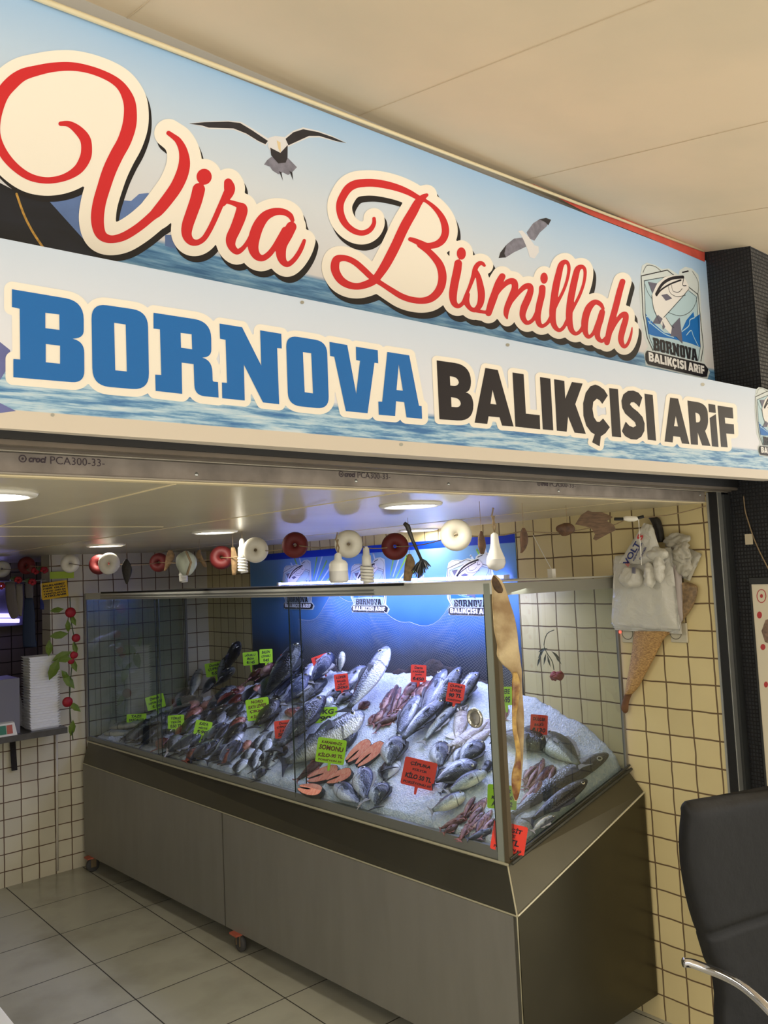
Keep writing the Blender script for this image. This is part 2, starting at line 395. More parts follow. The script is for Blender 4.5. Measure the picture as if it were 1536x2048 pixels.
# shutter guide rail on the jamb
g = empty('shutter_guide', (.02, -.04, 0), 'tall aluminium and black shutter guide rail at the right side of the opening', 'rail')
bpart(MB().box(-.003, -.026, 0, .004, -.018, 2.0), 'guide_lip', M_alu, g)
bpart(MB().box(0, -.056, 0, .03, -.0205, 2.0), 'guide_channel', M_black, g)
bpart(MB().box(.002, -.0605, 0, .03, -.0565, 2.0), 'guide_front', M_alu, g)
bpart(MB().box(.03, -.07, 0, .069, -.0215, 1.99), 'guide_cover', mat('dark_jamb2', srgb(40, 42, 42), .45), g)

# ------------------------------------------------------------------ signs
UP = Plane2((.07, -.05), (-2.4, .02)); UP.U = -UP.U; UP.O = V((.07, -.05, 0))
LO = Plane2((.08, -.25), (-2.5, -.125)); LO.U = -LO.U; LO.O = V((.08, -.25, 0))
def sign_mat(name, stops, zs, z0, z1, zb=None, warm=None):
    """printed sky above a printed sea; zs = printed horizon height"""
    m = bpy.data.materials.new(name); m.use_nodes = True; nt = m.node_tree; b = nt.nodes['Principled BSDF']
    b.inputs['Roughness'].default_value = .32
    g = nd(nt, 'ShaderNodeNewGeometry'); sp = nd(nt, 'ShaderNodeSeparateXYZ'); nt.links.new(g.outputs['Position'], sp.inputs[0])
    z = sp.outputs[2]
    mr = nd(nt, 'ShaderNodeMapRange'); nt.links.new(z, mr.inputs[0]); mr.inputs[1].default_value = z0; mr.inputs[2].default_value = z1
    cl_ = nd(nt, 'ShaderNodeTexNoise'); cl_.inputs['Scale'].default_value = 1.6; cl_.inputs['Detail'].default_value = 2; nt.links.new(g.outputs['Position'], cl_.inputs[0])
    fac = math_(nt, 'ADD', mr.outputs[0], math_(nt, 'MULTIPLY', math_(nt, 'SUBTRACT', cl_.outputs[0], .5), .35))
    sky = ramp(nt, fac, stops)
    mp = nd(nt, 'ShaderNodeMapping'); mp.inputs['Scale'].default_value = (8, 8, 95); nt.links.new(g.outputs['Position'], mp.inputs[0])
    n = nd(nt, 'ShaderNodeTexNoise'); n.inputs['Scale'].default_value = 1; n.inputs['Detail'].default_value = 6; n.inputs['Roughness'].default_value = .65; nt.links.new(mp.outputs[0], n.inputs[0])
    n3 = nd(nt, 'ShaderNodeTexNoise'); n3.inputs['Scale'].default_value = 3; nt.links.new(g.outputs['Position'], n3.inputs[0])
    ff = math_(nt, 'ADD', n.outputs[0], math_(nt, 'MULTIPLY', math_(nt, 'SUBTRACT', n3.outputs[0], .5), .3))
    sea = ramp(nt, ff, [(.36, srgb(64, 118, 176)), (.47, srgb(112, 160, 200)), (.56, srgb(176, 208, 228)), (.66, srgb(214, 228, 236))] if zb else [(.38, srgb(62, 112, 158)), (.52, srgb(100, 150, 190)), (.68, srgb(150, 190, 215))])
    s = nd(nt, 'ShaderNodeMapRange'); nt.links.new(z, s.inputs[0]); s.inputs[1].default_value = zs+.004; s.inputs[2].default_value = zs-.006
    c = mixc(nt, s.outputs[0], sky, sea)
    if zb:
        t = nd(nt, 'ShaderNodeMapRange'); nt.links.new(z, t.inputs[0]); t.inputs[1].default_value = zb+.0008; t.inputs[2].default_value = zb-.0008
        c = mixc(nt, t.outputs[0], c, srgb(222, 210, 192))
    nt.links.new(c, b.inputs['Base Color']); return m
zs_u = UP.px(640, 556)[1]; zs_l = LO.px(850, 828)[1]
ztopU = UP.px(700, 244)[1]; ztopL = (LO.px(0, 475)[1]+LO.px(1500, 776)[1])/2; zbotL = (LO.px(0, 862)[1]+LO.px(1500, 953)[1])/2; zband = (LO.px(0, 840)[1]+LO.px(1500, 927)[1])/2
M_up = sign_mat('upper_sign_print', [(0, srgb(226, 222, 220)), (.4, srgb(218, 224, 230)), (.75, srgb(190, 212, 234)), (1, srgb(160, 196, 232))], zs_u, zs_u, ztopU)
M_lo = sign_mat('lower_sign_print', [(0, srgb(236, 236, 242)), (.5, srgb(226, 231, 241)), (1, srgb(208, 221, 238))], zs_l, zs_l, ztopL, zband)
M_red = mat('red_print', srgb(214, 40, 46), .35); M_wht = mat('cream_print', srgb(252, 243, 226), .35); M_blk = mat('black_print', srgb(24, 22, 26), .35)
M_blue = mat('blue_print', srgb(20, 108, 184), .35); M_ltr = mat('dark_letter_print', srgb(26, 22, 32), .28)
def slab(pl, u0, u1, z0, z1, t, name, m, parent, off=0):
    mb = MB(); q = []
    for z in (z0, z1): q.append([pl.w(u0, z, off), pl.w(u1, z, off), pl.w(u1, z, off-t), pl.w(u0, z, off-t)])
    mb.hexa(q[0], q[1]); return bpart(mb, name, m, parent)
us = empty('upper_sign', UP.w(-1.2, 2.3), 'upper sky and sea sign with red script lettering and two seagulls', 'sign')
slab(UP, -3.1, 0, 2.2, ztopU, .015, 'panel', M_up, us)
ls = empty('lower_sign', LO.w(-1.2, zbotL), 'long lower sign with blue BORNOVA and dark block lettering over printed sea', 'sign')
slab(LO, -3.0, .6, zbotL, ztopL, .05, 'panel', M_lo, ls)
# --- script lettering, traced strokes
def S(ox, oy, k, L): return [(ox+x/k, oy+y/k, w/k) for x, y, w in L]
Vst = S(0, 90, 4.518, [(545,715,40),(620,718,55),(700,770,80),(765,850,95),(780,940,98),(765,1030,100),(700,1130,85),(580,1200,65),(430,1227,58),(280,1200,65),(150,1120,72),(40,1000,80),(-25,860,75),(-45,730,90),(-25,590,100),(20,450,120),(100,350,125),(200,275,110),(330,235,95),(480,205,85),(640,198,78),(790,222,70),(930,270,70),(1040,330,75),(1110,400,85),(1160,500,105),(1175,600,115),(1165,730,125),(1120,870,125),(1050,1000,125),(985,1140,125),(935,1290,120),(895,1430,118),(878,1560,118),(890,1670,105),(930,1735,85),(1010,1758,70),(1120,1730,75),(1250,1650,75),(1370,1550,80)]) + S(300, 220, 3.84, [(60,775,85),(130,690,92),(200,590,95),(245,490,95),(262,400,85),(250,310,65),(215,240,50),(175,205,40),(140,180,35)])
K2 = (300, 220, 3.84)
ira = [S(*K2, [(372,612,96),(350,700,95),(315,800,92),(285,890,88),(280,960,75),(310,1010,58),(360,1020,45),(410,990,42),(450,930,42),(490,850,42),(525,770,42),(560,690,42),(585,640,50)]),
       S(*K2, [(598,560,64),(608,600,84),(605,640,70),(585,690,40),(560,720,42)]),
       S(*K2, [(570,700,34),(630,715,36),(690,740,52),(703,765,86),(690,820,90),(655,910,85),(620,990,80),(625,1050,60),(665,1090,45),(710,1065,35),(750,1010,30),(780,950,30)]),
       S(*K2, [(1092,850,30),(1072,812,42),(1020,785,50),(950,785,60),(880,820,75),(830,890,85),(798,980,88),(790,1060,80),(815,1120,62),(860,1140,48),(910,1110,45),(950,1060,42),(985,1000,40),(1030,920,40)]),
       S(*K2, [(1082,900,80),(1050,960,85),(1010,1040,80),(1003,1110,75),(1020,1165,55),(1055,1187,42),(1100,1155,38),(1140,1100,36),(1165,1050,34),(1182,1005,26)])]
K3 = (630, 330, 5.12)
Bst = [S(*K3, [(600,550,35),(600,600,42),(570,655,50),(520,690,55),(460,698,56),(390,675,60),(320,620,65),(275,550,72),(252,470,75),(255,390,78),(290,310,80),(340,240,85),(410,200,85),(500,187,82),(600,187,80),(720,205,78),(850,240,70),(960,285,60),(1050,335,50),(1130,370,35),(1220,440,45),(1290,530,60),(1325,620,72),(1330,700,75),(1300,770,75),(1240,815,70),(1150,830,60),(1080,805,60),(1010,775,52),(970,762,42)]),
       S(*K3, [(1140,310,35),(1100,335,60),(1050,390,85),(1000,480,95),(930,600,100),(880,700,100),(830,810,100),(775,920,100),(715,1030,95),(655,1120,85),(600,1185,80),(520,1225,75),(430,1245,68),(340,1230,72),(260,1180,80),(210,1100,85),(200,1030,88),(220,970,80),(280,955,65),(350,970,60),(420,1010,62),(500,1080,62),(580,1155,60),(680,1220,50),(780,1285,55),(880,1345,60),(980,1380,62),(1090,1392,65),(1180,1370,75),(1250,1310,82),(1290,1230,85),(1300,1130,85),(1275,1030,80),(1220,950,70),(1150,880,62),(1070,820,60)])]
K4 = (880, 420, 3.657)
ism = [S(*K4, q) for q in [
    [(130,392,56),(122,450,60),(105,530,60),(92,620,58),(100,680,45),(130,705,32),(165,680,28),(185,630,24),(215,560,26),(240,490,32),(255,430,36),(280,395,34),(305,392,28),(322,408,20)],
    [(252,430,20),(275,480,35),(290,550,48),(300,620,52),(290,690,46),(255,732,36),(215,718,32),(190,670,44),(198,620,36)],
    [(250,735,26),(300,745,24),(340,745,24),(375,700,20)],
    [(452,488,48),(425,540,54),(400,610,55),(375,680,55),(352,755,46)],
    [(400,640,20),(440,580,26),(490,530,40),(535,525,46),(545,570,48),(520,640,50),(490,710,44),(480,760,36),(488,795,12)],
    [(500,700,20),(560,620,28),(610,568,38),(650,558,44),(660,590,44),(640,650,52),(610,720,52),(602,780,42),(630,825,32),(670,810,28),(700,760,28),(720,700,28)],
    [(745,572,48),(742,620,48),(725,690,48),(712,770,45),(720,830,38),(745,850,28),(780,830,26),(805,790,26),(850,690,24),(900,590,22),(930,500,22),(940,420,24),(920,380,28),(885,400,42),(865,470,48),(845,560,52),(830,660,52),(820,760,48),(830,840,40),(865,880,28),(900,860,26),(930,800,24),(975,710,22),(1020,620,22),(1050,530,22),(1058,450,24),(1040,417,28),(1005,432,42),(985,500,48),(965,590,50),(948,690,50),(942,790,48),(955,870,40),(985,905,28),(1020,890,26),(1050,840,26)],
    [(1190,722,22),(1170,690,32),(1130,675,38),(1090,710,50),(1065,770,52),(1055,840,50),(1062,900,38),(1085,930,26),(1120,900,26),(1145,840,28),(1165,790,30)],
    [(1183,748,42),(1170,800,48),(1150,870,45),(1150,930,38),(1180,960,26),(1215,930,22)],
    [(1332,525,42),(1310,600,45),(1285,700,46),(1260,790,46),(1240,870,46),(1218,970,40)],
    [(1245,900,22),(1280,830,26),(1320,775,34),(1352,765,40),(1355,800,42),(1335,870,45),(1320,940,42),(1330,985,34),(1350,1000,26),(1375,970,22),(1395,910,18),(1402,860,8)]]]
def P_(k, L): return [(k[0]+x/k[2], k[1]+y/k[2]) for x, y in L]
dots = [(300+413/3.84, 220+515/3.84, 58/3.84, 61/3.84, 20), (880+153/3.657, 420+320/3.657, 33/3.657, 45/3.657, 14.5), (880+758/3.657, 420+500/3.657, 27/3.657, 41/3.657, 13)]
fillV = [(60,130),(120,128),(200,150),(245,190),(250,240),(215,330),(195,390),(150,362),(60,360),(0,320),(-10,260),(0,190)]
fillB = P_(K3, [(1100,390),(1220,480),(1290,600),(1290,700),(1150,830),(1260,1000),(1300,1150),(1250,1310),(1090,1390),(880,1340),(650,1190),(900,700)])
fillB2 = P_(K3, [(260,1000),(420,1010),(580,1160),(430,1245),(260,1180)])
fillC = [P_(K2, q) for q in [[(350,700),(560,600),(600,800),(420,1000),(320,980)], [(560,720),(700,750),(680,1080),(560,950)], [(830,890),(1020,800),(1150,950),(1050,1180),(850,1130)]]]
fillD = [P_(K4, q) for q in [[(110,420),(260,420),(300,650),(180,700),(100,680)], [(400,600),(700,560),(720,800),(620,820),(480,780),(400,740)], [(700,600),(920,400),(1050,430),(1000,880),(720,830)], [(1040,700),(1200,680),(1250,960),(1060,920)], [(1290,700),(1360,780),(1330,980),(1240,960)]]]
def words(grow, off=(0, 0)):
    st = [(Vst, 24)]+[(q, 20.5-i*.3) for i, q in enumerate(ira)]+[(q, 17.5) for q in Bst]+[(q, 15-i*.25) for i, q in enumerate(ism)]
    st = [[(x+off[0], y+off[1], w+(2*g_ if grow else 0)) for x, y, w in q] for q, g_ in st]
    ds = [(x+off[0], y+off[1], rx+(g_ if grow else 0), ry+(g_ if grow else 0)) for x, y, rx, ry, g_ in dots]
    pl_ = [([(x+off[0], y+off[1]) for x, y in q], None) for q in [fillV, fillB, fillB2, *fillC, *fillD]] if grow else []
    return union_shape(st, pl_, ds, 2.5 if grow else 1.6)
flat(words(True, (6, 12)), UP, .0006, 'drop_shadow', M_blk, us)
flat(words(True), UP, .0012, 'letter_outline', M_wht, us)
flat(words(False), UP, .0018, 'script_lettering', M_red, us)
# printed picture on the upper sign
flat([poly([(60,395),(170,385),(180,500),(150,490)]), poly([(238,400),(262,402),(278,388),(296,386),(312,398),(300,440),(235,455)]), poly([(330,470),(360,470),(362,500),(330,492)])], UP, .0002, 'printed_mountain', mat('mountain_print', srgb(104, 132, 186), .4, noise_=.3, nscale=12), us)
flat([poly([(-70,330),(35,384),(98,402),(170,482),(240,545),(-70,560)])], UP, .0003, 'printed_boat', mat('boat_print', srgb(30, 34, 46), .4, noise_=.5, nscale=6, stretch=(1, 1, 4)), us)
flat([ribbon([(33,388,4.5),(48,430,4.5),(66,465,4.5),(86,495,4.5)])], UP, .0005, 'printed_rope', mat('rope_print', srgb(214, 164, 74), .5, noise_=.4, nscale=160), us)
M_gull = mat('gull_dark_print', srgb(48, 46, 52), .4, noise_=.3, nscale=30); M_gullw = mat('gull_white_print', srgb(228, 226, 226), .4); M_gullg = mat('gull_grey_print', srgb(138, 136, 150), .4, noise_=.3, nscale=60)
g1 = lambda L: poly(P_(K2, L))
flat([g1([(295,103),(420,90),(600,82),(700,92),(790,145),(920,228),(890,274),(830,245),(740,190),(640,152),(450,146),(400,128)]), g1([(1030,212),(1100,160),(1175,134),(1290,160),(1400,200),(1512,255),(1430,244),(1300,210),(1220,212),(1110,260),(1060,284)])], UP, .0003, 'seagull_wing', M_gullw, us)
flat([g1([(300,106),(420,94),(600,90),(690,100),(780,154),(905,238),(886,264),(830,238),(740,182),(640,142),(450,136),(400,120)]), g1([(1040,222),(1100,172),(1175,148),(1290,170),(1400,208),(1508,255),(1430,240),(1300,200),(1220,200),(1110,250),(1062,272)])], UP, .0005, 'seagull_wing_feathers', M_gull, us)
flat([g1([(932,360),(1060,370),(1128,440),(1095,475),(1060,500),(1020,480),(985,494),(940,465),(920,435),(875,420),(900,385)])], UP, .0004, 'seagull_tail', M_gullg, us)
flat([g1([(910,215),(960,200),(1030,208),(1055,260),(1050,330),(1000,350),(930,330),(905,280)])], UP, .0006, 'seagull_body', M_gullw, us)
flat([g1([(922,290),(1000,330),(1056,270),(1055,370),(1040,405),(985,412),(930,350)]), g1([(990,470),(1020,545),(1008,480)]), g1([(1070,470),(1098,542),(1092,480)])], UP, .0008, 'seagull_belly', M_gull, us)
flat([g1([(972,235),(1000,250),(1003,330),(985,300)])], UP, .001, 'seagull_beak', mat('beak_print', srgb(232, 208, 160), .4), us)
g2 = lambda L: poly(P_(K4, L))
flat([g2([(615,200),(540,210),(490,250),(450,310),(440,350),(480,348),(540,310),(630,268)]), g2([(632,165),(680,98),(730,66),(800,75),(780,120),(730,165),(690,225),(655,210)])], UP, .0003, 'seagull_wing', M_gullg, us)
flat([g2([(428,352),(440,312),(485,255),(470,320),(482,346),(450,350)]), g2([(725,68),(775,58),(812,72),(792,112),(770,90)])], UP, .0005, 'seagull_wing_tip', M_gull, us)
flat([g2([(570,155),(600,150),(650,200),(690,258),(720,268),(722,310),(690,355),(655,345),(640,290),(610,220),(590,180)])], UP, .0006, 'seagull_body', M_gullw, us)
# --- block letters
def L5(P, H=()): return [(x/3.491, 560+y/3.491) for x, y in rpoly(P)], [[(x/3.491, 560+y/3.491) for x, y in rpoly(h)] for h in H]
def L6(P, H=()): return [(420+x/3.339, 620+y/3.339) for x, y in rpoly(P)], [[(420+x/3.339, 620+y/3.339) for x, y in rpoly(h)] for h in H]
def L7(P, H=()): return [(860+x/4.518, 700+y/4.518) for x, y in rpoly(P)], [[(860+x/4.518, 700+y/4.518) for x, y in rpoly(h)] for h in H]
def L8(P, H=()): return [(1180+x/4.315, 760+y/4.315) for x, y in rpoly(P)], [[(1180+x/4.315, 760+y/4.315) for x, y in rpoly(h)] for h in H]
BOR = [L5([(82,66),(583,150,130),(583,400,50),(505,412),(586,430,80),(588,722,90),(92,680),(92,553),(140,556),(136,202),(82,190)], [[(315,230),(413,242),(414,350),(315,338)], [(318,448),(418,460),(418,586),(318,576)]]),
       L5([(636,162,110),(1030,220,110),(1040,772,120),(645,738,120)], [[(795,300),(876,312),(884,640),(803,632)]]),
       L5([(1070,230),(1472,292,120),(1474,535,50),(1410,543),(1478,563,80),(1483,710,10),(1520,714),(1524,822),(1358,806,70),(1350,588),(1266,578),(1270,796),(1085,775),(1082,662),(1124,664),(1115,346),(1070,340)], [[(1259,370),(1336,380),(1340,485),(1262,474)]]),
       L6([(62,92),(212,116),(340,372),(333,137),(474,160),(477,258),(446,255),(460,630),(352,618),(224,365),(230,605),(80,590),(78,485),(112,488),(102,200),(65,193)]),
       L6([(505,168,80),(778,212,80),(793,664,85),(520,636,85)], [[(618,282),(674,290),(686,558),(630,550)]]),
       L6([(796,214),(914,235),(974,560),(1000,340),(974,335),(972,246),(1118,270),(1121,357),(1096,353),(1050,690),(905,676),(828,313),(800,308)]),
       L6([(1182,281),(1328,304),(1393,640),(1411,643),(1414,727),(1310,718),(1295,616),(1240,610),(1234,709),(1125,700),(1122,612),(1148,613)], [[(1258,365),(1286,540),(1243,535)]])]
BAL = [L7([(57,95),(365,138,150),(368,372,90),(318,384),(388,398,110),(390,648,150),(82,627)], [[(176,238),(258,250,60),(258,330,50),(180,322)], [(187,427),(275,440,60),(277,522,50),(191,514)]]),
       L7([(497,163),(609,182),(752,692),(648,684),(626,610),(526,600),(514,669),(400,658)], [[(562,362),(597,494),(543,487)]]),
       L7([(742,204),(843,220),(863,576),(988,590),(992,718),(768,693)]), L7([(990,245),(1084,260),(1111,727),(1016,718)]),
       L7([(1118,265),(1210,280),(1219,440),(1279,290),(1376,304),(1309,490),(1405,759),(1304,748),(1244,602),(1232,739),(1143,730)]),
       L8([(150,135),(120,85),(75,52),(42,41),(0,55),(-40,110),(-62,200),(-60,310),(-35,395),(5,450),(38,470),(15,538),(80,573),(90,487),(130,460),(168,408),(110,333),(80,362),(55,360),(30,320),(18,250),(25,190),(55,162),(80,175),(103,207)]),
       L8([(162,70),(238,80),(266,495),(187,488)]),
       L8([(448,152),(415,110),(370,92),(325,95),(285,125),(268,180),(275,240),(300,290),(345,330),(385,365),(395,395),(370,410),(335,395),(305,360),(272,442),(300,485),(350,512),(400,515),(440,490),(466,440),(468,375),(450,320),(410,275),(365,240),(342,212),(350,195),(375,192),(400,210),(422,237)]),
       L8([(467,118),(538,130),(567,525),(496,516)]),
       L8([(689,153),(757,162),(855,554),(791,548),(775,492),(715,486),(710,540),(641,532)], [[(737,310),(757,402),(722,398)]]),
       L8([(838,178),(1010,205,90),(1018,400,60),(990,440),(1037,570),(966,565),(926,453),(929,560),(869,556)], [[(906,282),(948,290,40),(950,368,30),(912,366)]]),
       L8([(1018,206),(1077,215),(1083,285),(1024,278)]), L8([(1083,295),(1106,579),(1050,573),(1030,328)]),
       L8([(1098,221),(1228,240),(1234,333),(1160,325),(1164,375),(1238,383),(1242,468),(1172,462),(1185,582),(1128,577)])]
def outline(ls, g_):
    return union_shape((), [(P, g_) for P, H in ls], (), 2.5)
flat(union_shape((), [(P, 15.5 if i < 3 else 12.5) for i, (P, H) in enumerate(BOR)], (), 2.5), LO, .0006, 'letter_outline', M_wht, ls)
flat(union_shape((), [(P, 9.5 if i < 5 else 8.5) for i, (P, H) in enumerate(BAL)], (), 2.5), LO, .0009, 'letter_outline', M_wht, ls)
flat([poly(P, H) for P, H in BOR], LO, .0014, 'blue_lettering', M_blue, ls)
flat([poly(P, H) for P, H in BAL], LO, .0014, 'dark_lettering', M_ltr, ls)
flat([poly([(-30,690),(0,684),(20,700),(22,725),(0,760),(-30,770)]), poly([(-30,800),(0,806),(32,822),(0,826),(-30,826)])], LO, .0002, 'printed_mountain', mat('hill_print', srgb(112, 118, 176), .4, noise_=.2), ls)
for (x, y, pl, par) in ((604, 605, LO, ls), (1015, 690, LO, ls), (1405, 769, LO, ls), (105, 830, LO, ls), (802, 889, LO, ls)):
    flat([disc(x, y, 4, 3.4, 12)], pl, .0008, 'screw', M_alu, par)
# --- badge artwork in upper-sign coordinates, reusable
KL = (1180, 420, 4.315)
def lp(L): return [UP.px(*p) for p in P_(KL, L)]
def ls_(L, w): return [(*UP.px(KL[0]+x/KL[2], KL[1]+y/KL[2]), w*.00042) for x, y in L]
def loc_letters(ls, x0, y0, x1, y1, hgt):     # letters of the big sign squeezed onto a slanted baseline
    pts = [[LO.px(*p) for p in P] for P, H in ls]; hol = [[[LO.px(*p) for p in h] for h in H] for P, H in ls]
    al = [p for P in pts for p in P]; a0 = min(p[0] for p in al); a1 = max(p[0] for p in al)
    b0 = min(p[1] for p in pts[1]); b1 = max(p[1] for p in pts[0])
    A = V(UP.px(KL[0]+x0/KL[2], KL[1]+y0/KL[2])); B = V(UP.px(KL[0]+x1/KL[2], KL[1]+y1/KL[2])); hh = hgt*.00042*.62
    f = lambda p: tuple(A.lerp(B, (p[0]-a0)/(a1-a0))+V((0, 1))*((p[1]-b0)/(b1-b0)*hh*1.45))
    return [poly([f(p) for p in P], [[f(p) for p in h] for h in H]) for P, H in zip(pts, hol)]
badge = [
 ('badge_ground', 'badge_ground_print', srgb(214, 222, 220), [poly(lp([(436,560),(448,480),(490,455),(560,475),(620,510),(680,505),(765,560),(772,520),(820,490),(880,505),(935,560),(950,700),(958,850),(985,1200),(985,1310),(1035,1400),(1010,1465),(480,1340),(462,1230),(500,1180),(448,1050),(425,700)]))]),
 ('badge_field', 'badge_field_print', srgb(186, 212, 220), [poly(lp([(465,605),(690,572),(922,745),(950,1190),(945,1310),(545,1210),(485,1060)]))]),
 ('badge_waves', 'badge_wave_print', srgb(30, 112, 190), [poly(lp([(475,890),(500,930),(560,990),(640,1060),(700,1070),(780,1060),(830,950),(890,880),(900,930),(945,900),(950,1185),(860,1150),(700,1110),(560,1090),(500,1070)]))]),
 ('badge_foam', 'badge_foam_print', srgb(180, 216, 232), [ribbon(ls_(q, 9)) for q in [[(500,960),(560,1010),(640,1070),(720,1100)], [(790,1050),(850,1000),(860,950),(900,930)], [(830,1080),(870,1040),(890,1090),(930,1170)], [(480,920),(520,930),(510,980)]]]),
 ('badge_frame', 'badge_line_print', srgb(30, 28, 36), [ribbon(ls_(q, w), n=1) for q, w in [([(440,570),(665,520),(930,730),(975,1180),(955,1305)], 8), ([(440,570),(455,900),(490,1100),(540,1212)], 8), ([(465,612),(690,572),(915,750),(950,1180),(930,1300)], 5), ([(465,612),(475,900),(510,1100),(560,1218)], 5)]]+[ribbon(ls_(q, 4)) for q in [[(880,530),(930,620),(925,740),(880,860),(780,915),(660,880)], [(455,540),(490,480),(560,490),(610,530)], [(470,640),(500,720),(560,800)]]]+[ribbon(ls_([(795,540),(845,528)], 12), n=1)]),
 ('badge_fish', 'badge_fish_print', srgb(238, 234, 228), [poly(lp([(845,650),(825,610),(800,570),(720,562),(640,580),(570,640),(530,740),(545,850),(575,930),(610,990),(650,1030),(700,1080),(715,1040),(670,960),(640,915),(700,850),(790,750),(850,690)]))]),
 ('badge_fins', 'badge_fin_print', srgb(104, 102, 120), [poly(lp([(705,1000),(770,930),(785,1060),(795,1155),(740,1095),(690,1090)])), poly(lp([(536,980),(580,905),(622,940),(600,985)])), poly(lp([(498,622),(575,635),(535,720)])), poly(lp([(610,735),(660,725),(705,765),(650,785)])), poly(lp([(620,960),(645,1010),(625,1035)]))]),
 ('badge_fish_stripes', 'badge_line_print', srgb(30, 28, 36), [ribbon(ls_([(800,580),(700,592),(620,640),(565,730)], 26)), ribbon(ls_([(780,606),(690,640),(610,690),(570,740)], 14)), ribbon(ls_([(530,740),(545,850),(600,980)], 5)), ribbon(ls_([(850,680),(790,755),(700,855),(630,930)], 5)), ribbon(ls_([(700,650),(710,700),(760,710),(790,680)], 5)), ribbon(ls_([(805,585),(795,650),(825,655)], 8)), ribbon(ls_([(670,660),(690,720),(750,750),(820,735)], 5)), ribbon(ls_([(650,930),(690,990),(720,1020)], 5))]),
 ('badge_name', 'badge_line_print', srgb(30, 28, 36), loc_letters(BOR, 545, 1212, 925, 1308, 122)),
 ('badge_bar', 'badge_line_print', srgb(30, 28, 36), [poly(lp([(490,1215),(980,1330),(1015,1375),(1003,1440),(960,1442),(500,1335),(475,1295),(475,1240)]))]),
 ('badge_subtitle', 'badge_sub_print', srgb(240, 238, 234), loc_letters(BAL, 502, 1306, 983, 1424, 86))]
def put_badge(pl, parent, xf, off0):
    for i, (nm, mn, c, pcs) in enumerate(badge):
        flat(pcs, pl, off0+i*.0003, nm, mat(mn, c, .4), parent, px=False, xf=xf)
put_badge(UP, us, None, .0005)
bc = UP.px(1350, 650)
tgt = LO.px(1551, 852)
put_badge(LO, ls, lambda x, y: (tgt[0]+(x-bc[0])*.66, tgt[1]+(y-bc[1])*.66), .0005)

# trims along the street ceiling
tb = MB(); tb.tube([UP.w(*UP.px(40, -8), .012), UP.w(*UP.px(700, 240), .012), UP.w(*UP.px(1405, 503), .004)], [.006, .005, .004], 8)
struct(tb.build('trim_3', M_cream, smooth=True))
flat([poly([(1060,366),(1200,424),(1300,452),(1409,500),(1409,524),(1300,477),(1180,430)])], UP, .001, 'trim_4', mat('red_strip', srgb(206, 82, 66), .5, noise_=.25), None)['kind'] = 'structure'
# wooden disc on the pillar front
tag(MB().lathe([(.001, 0), (.055, .002), (.06, .008), (.055, .014), (.001, .016)], 24, Matrix.Translation(V((.225, -.222, 2.62))) @ Matrix.Rotation(math.pi/2, 4, 'X')).build('wooden_plate', mat('plate_wood', srgb(190, 140, 80), .5), smooth=True), 'round wooden plate fixed to the front of the black mosaic pillar', 'plate')

# ------------------------------------------------------------------ shutter header
sh = empty('shutter_header', (-1.2, -.05, 2.0), 'metal roller shutter header with printed slat running across the opening top', 'shutter')
bpart(MB().box(-3.2, -.11, 2.012, .3, .02, zbotL+.02), 'header_box', M_black, sh)
bpart(MB().box(-3.2, -.104, 2.003, .1, -.085, 2.018).box(-3.2, -.08, 2.0, .1, -.066, 2.015), 'channel', M_brown, sh)
bpart(MB().box(-3.2, -.066, 1.9985, .1, -.0625, 2.004), 'channel_lip', mat('pale_lip', srgb(180, 172, 156), .4, .4), sh)
bpart(MB().box(-3.2, -.062, 2.004, .1, -.012, 2.012), 'soffit', M_dark, sh)
bpart(MB().box(-3.2, -.013, 1.9695, 0, -.001, 2.012), 'slat', M_galv, sh)
bpart(MB().box(-3.2, -.016, 1.966, 0, -.001, 1.969), 'slat_edge', mat('pale_slat_edge', srgb(170, 160, 145), .5, .3), sh)
bpart(MB().box(-3.2, -.01, 1.9625, 0, .012, 1.9655), 'cream_edge', M_cream, sh)
SL = Plane2((-3, -.013), (0, -.013))
def put_text(s, pl, cu, cz, w_, h_, off, name, m, parent, bold=.01, shear=0, rot=0, mirror=1):
    vs, fs = text2d(s, bold, shear)
    c_, s_ = math.cos(rot), math.sin(rot)
    return ([(cu+(x*w_*c_-y*h_*s_)*mirror, cz+x*w_*s_+y*h_*c_) for x, y in vs], fs)
pc = []
for x0, xm, x1, y in ((38, 97, 212, 918), (678, 713, 782, 949), (1075, 1098, 1152, 968)):
    a = SL.px(x0, y-1); b = SL.px(xm, y); d = SL.px(x1, y+3)
    pc.append(put_text('◎', SL, 0, 0, 1, 1, 0, '', None, None)) if False else None
    r_ = .006; u0 = a[0]+r_
    pc.append(ribbon([(u0+r_*math.cos(t*.7), a[1]+r_*math.sin(t*.7), .0018) for t in range(10)], n=2)); pc.append(disc(u0, a[1], .0022))
    pc.append(put_text('croci', SL, (a[0]+b[0])/2+.006, a[1], (b[0]-a[0])-.02, .012, 0, '', None, None, .04, .2))
    pc.append(put_text('PCA300-33-', SL, (b[0]+d[0])/2, (a[1]+.0), d[0]-b[0]-.006, .014, 0, '', None, None, -.005))
for k_ in range(3): flat(pc[k_*4:k_*4+4], SL, .0008, 'slat_print', mat('slat_ink', srgb(64, 50, 56), .6), sh, px=False)
for x, y in ((393, 949), (712, 962), (897, 968), (1117, 982), (1400-0, 990)):
    p = onY(x, y, -.013); bpart(MB().ball(p, .0045, .003, .0045, 8), 'rivet', M_alu, sh, True)

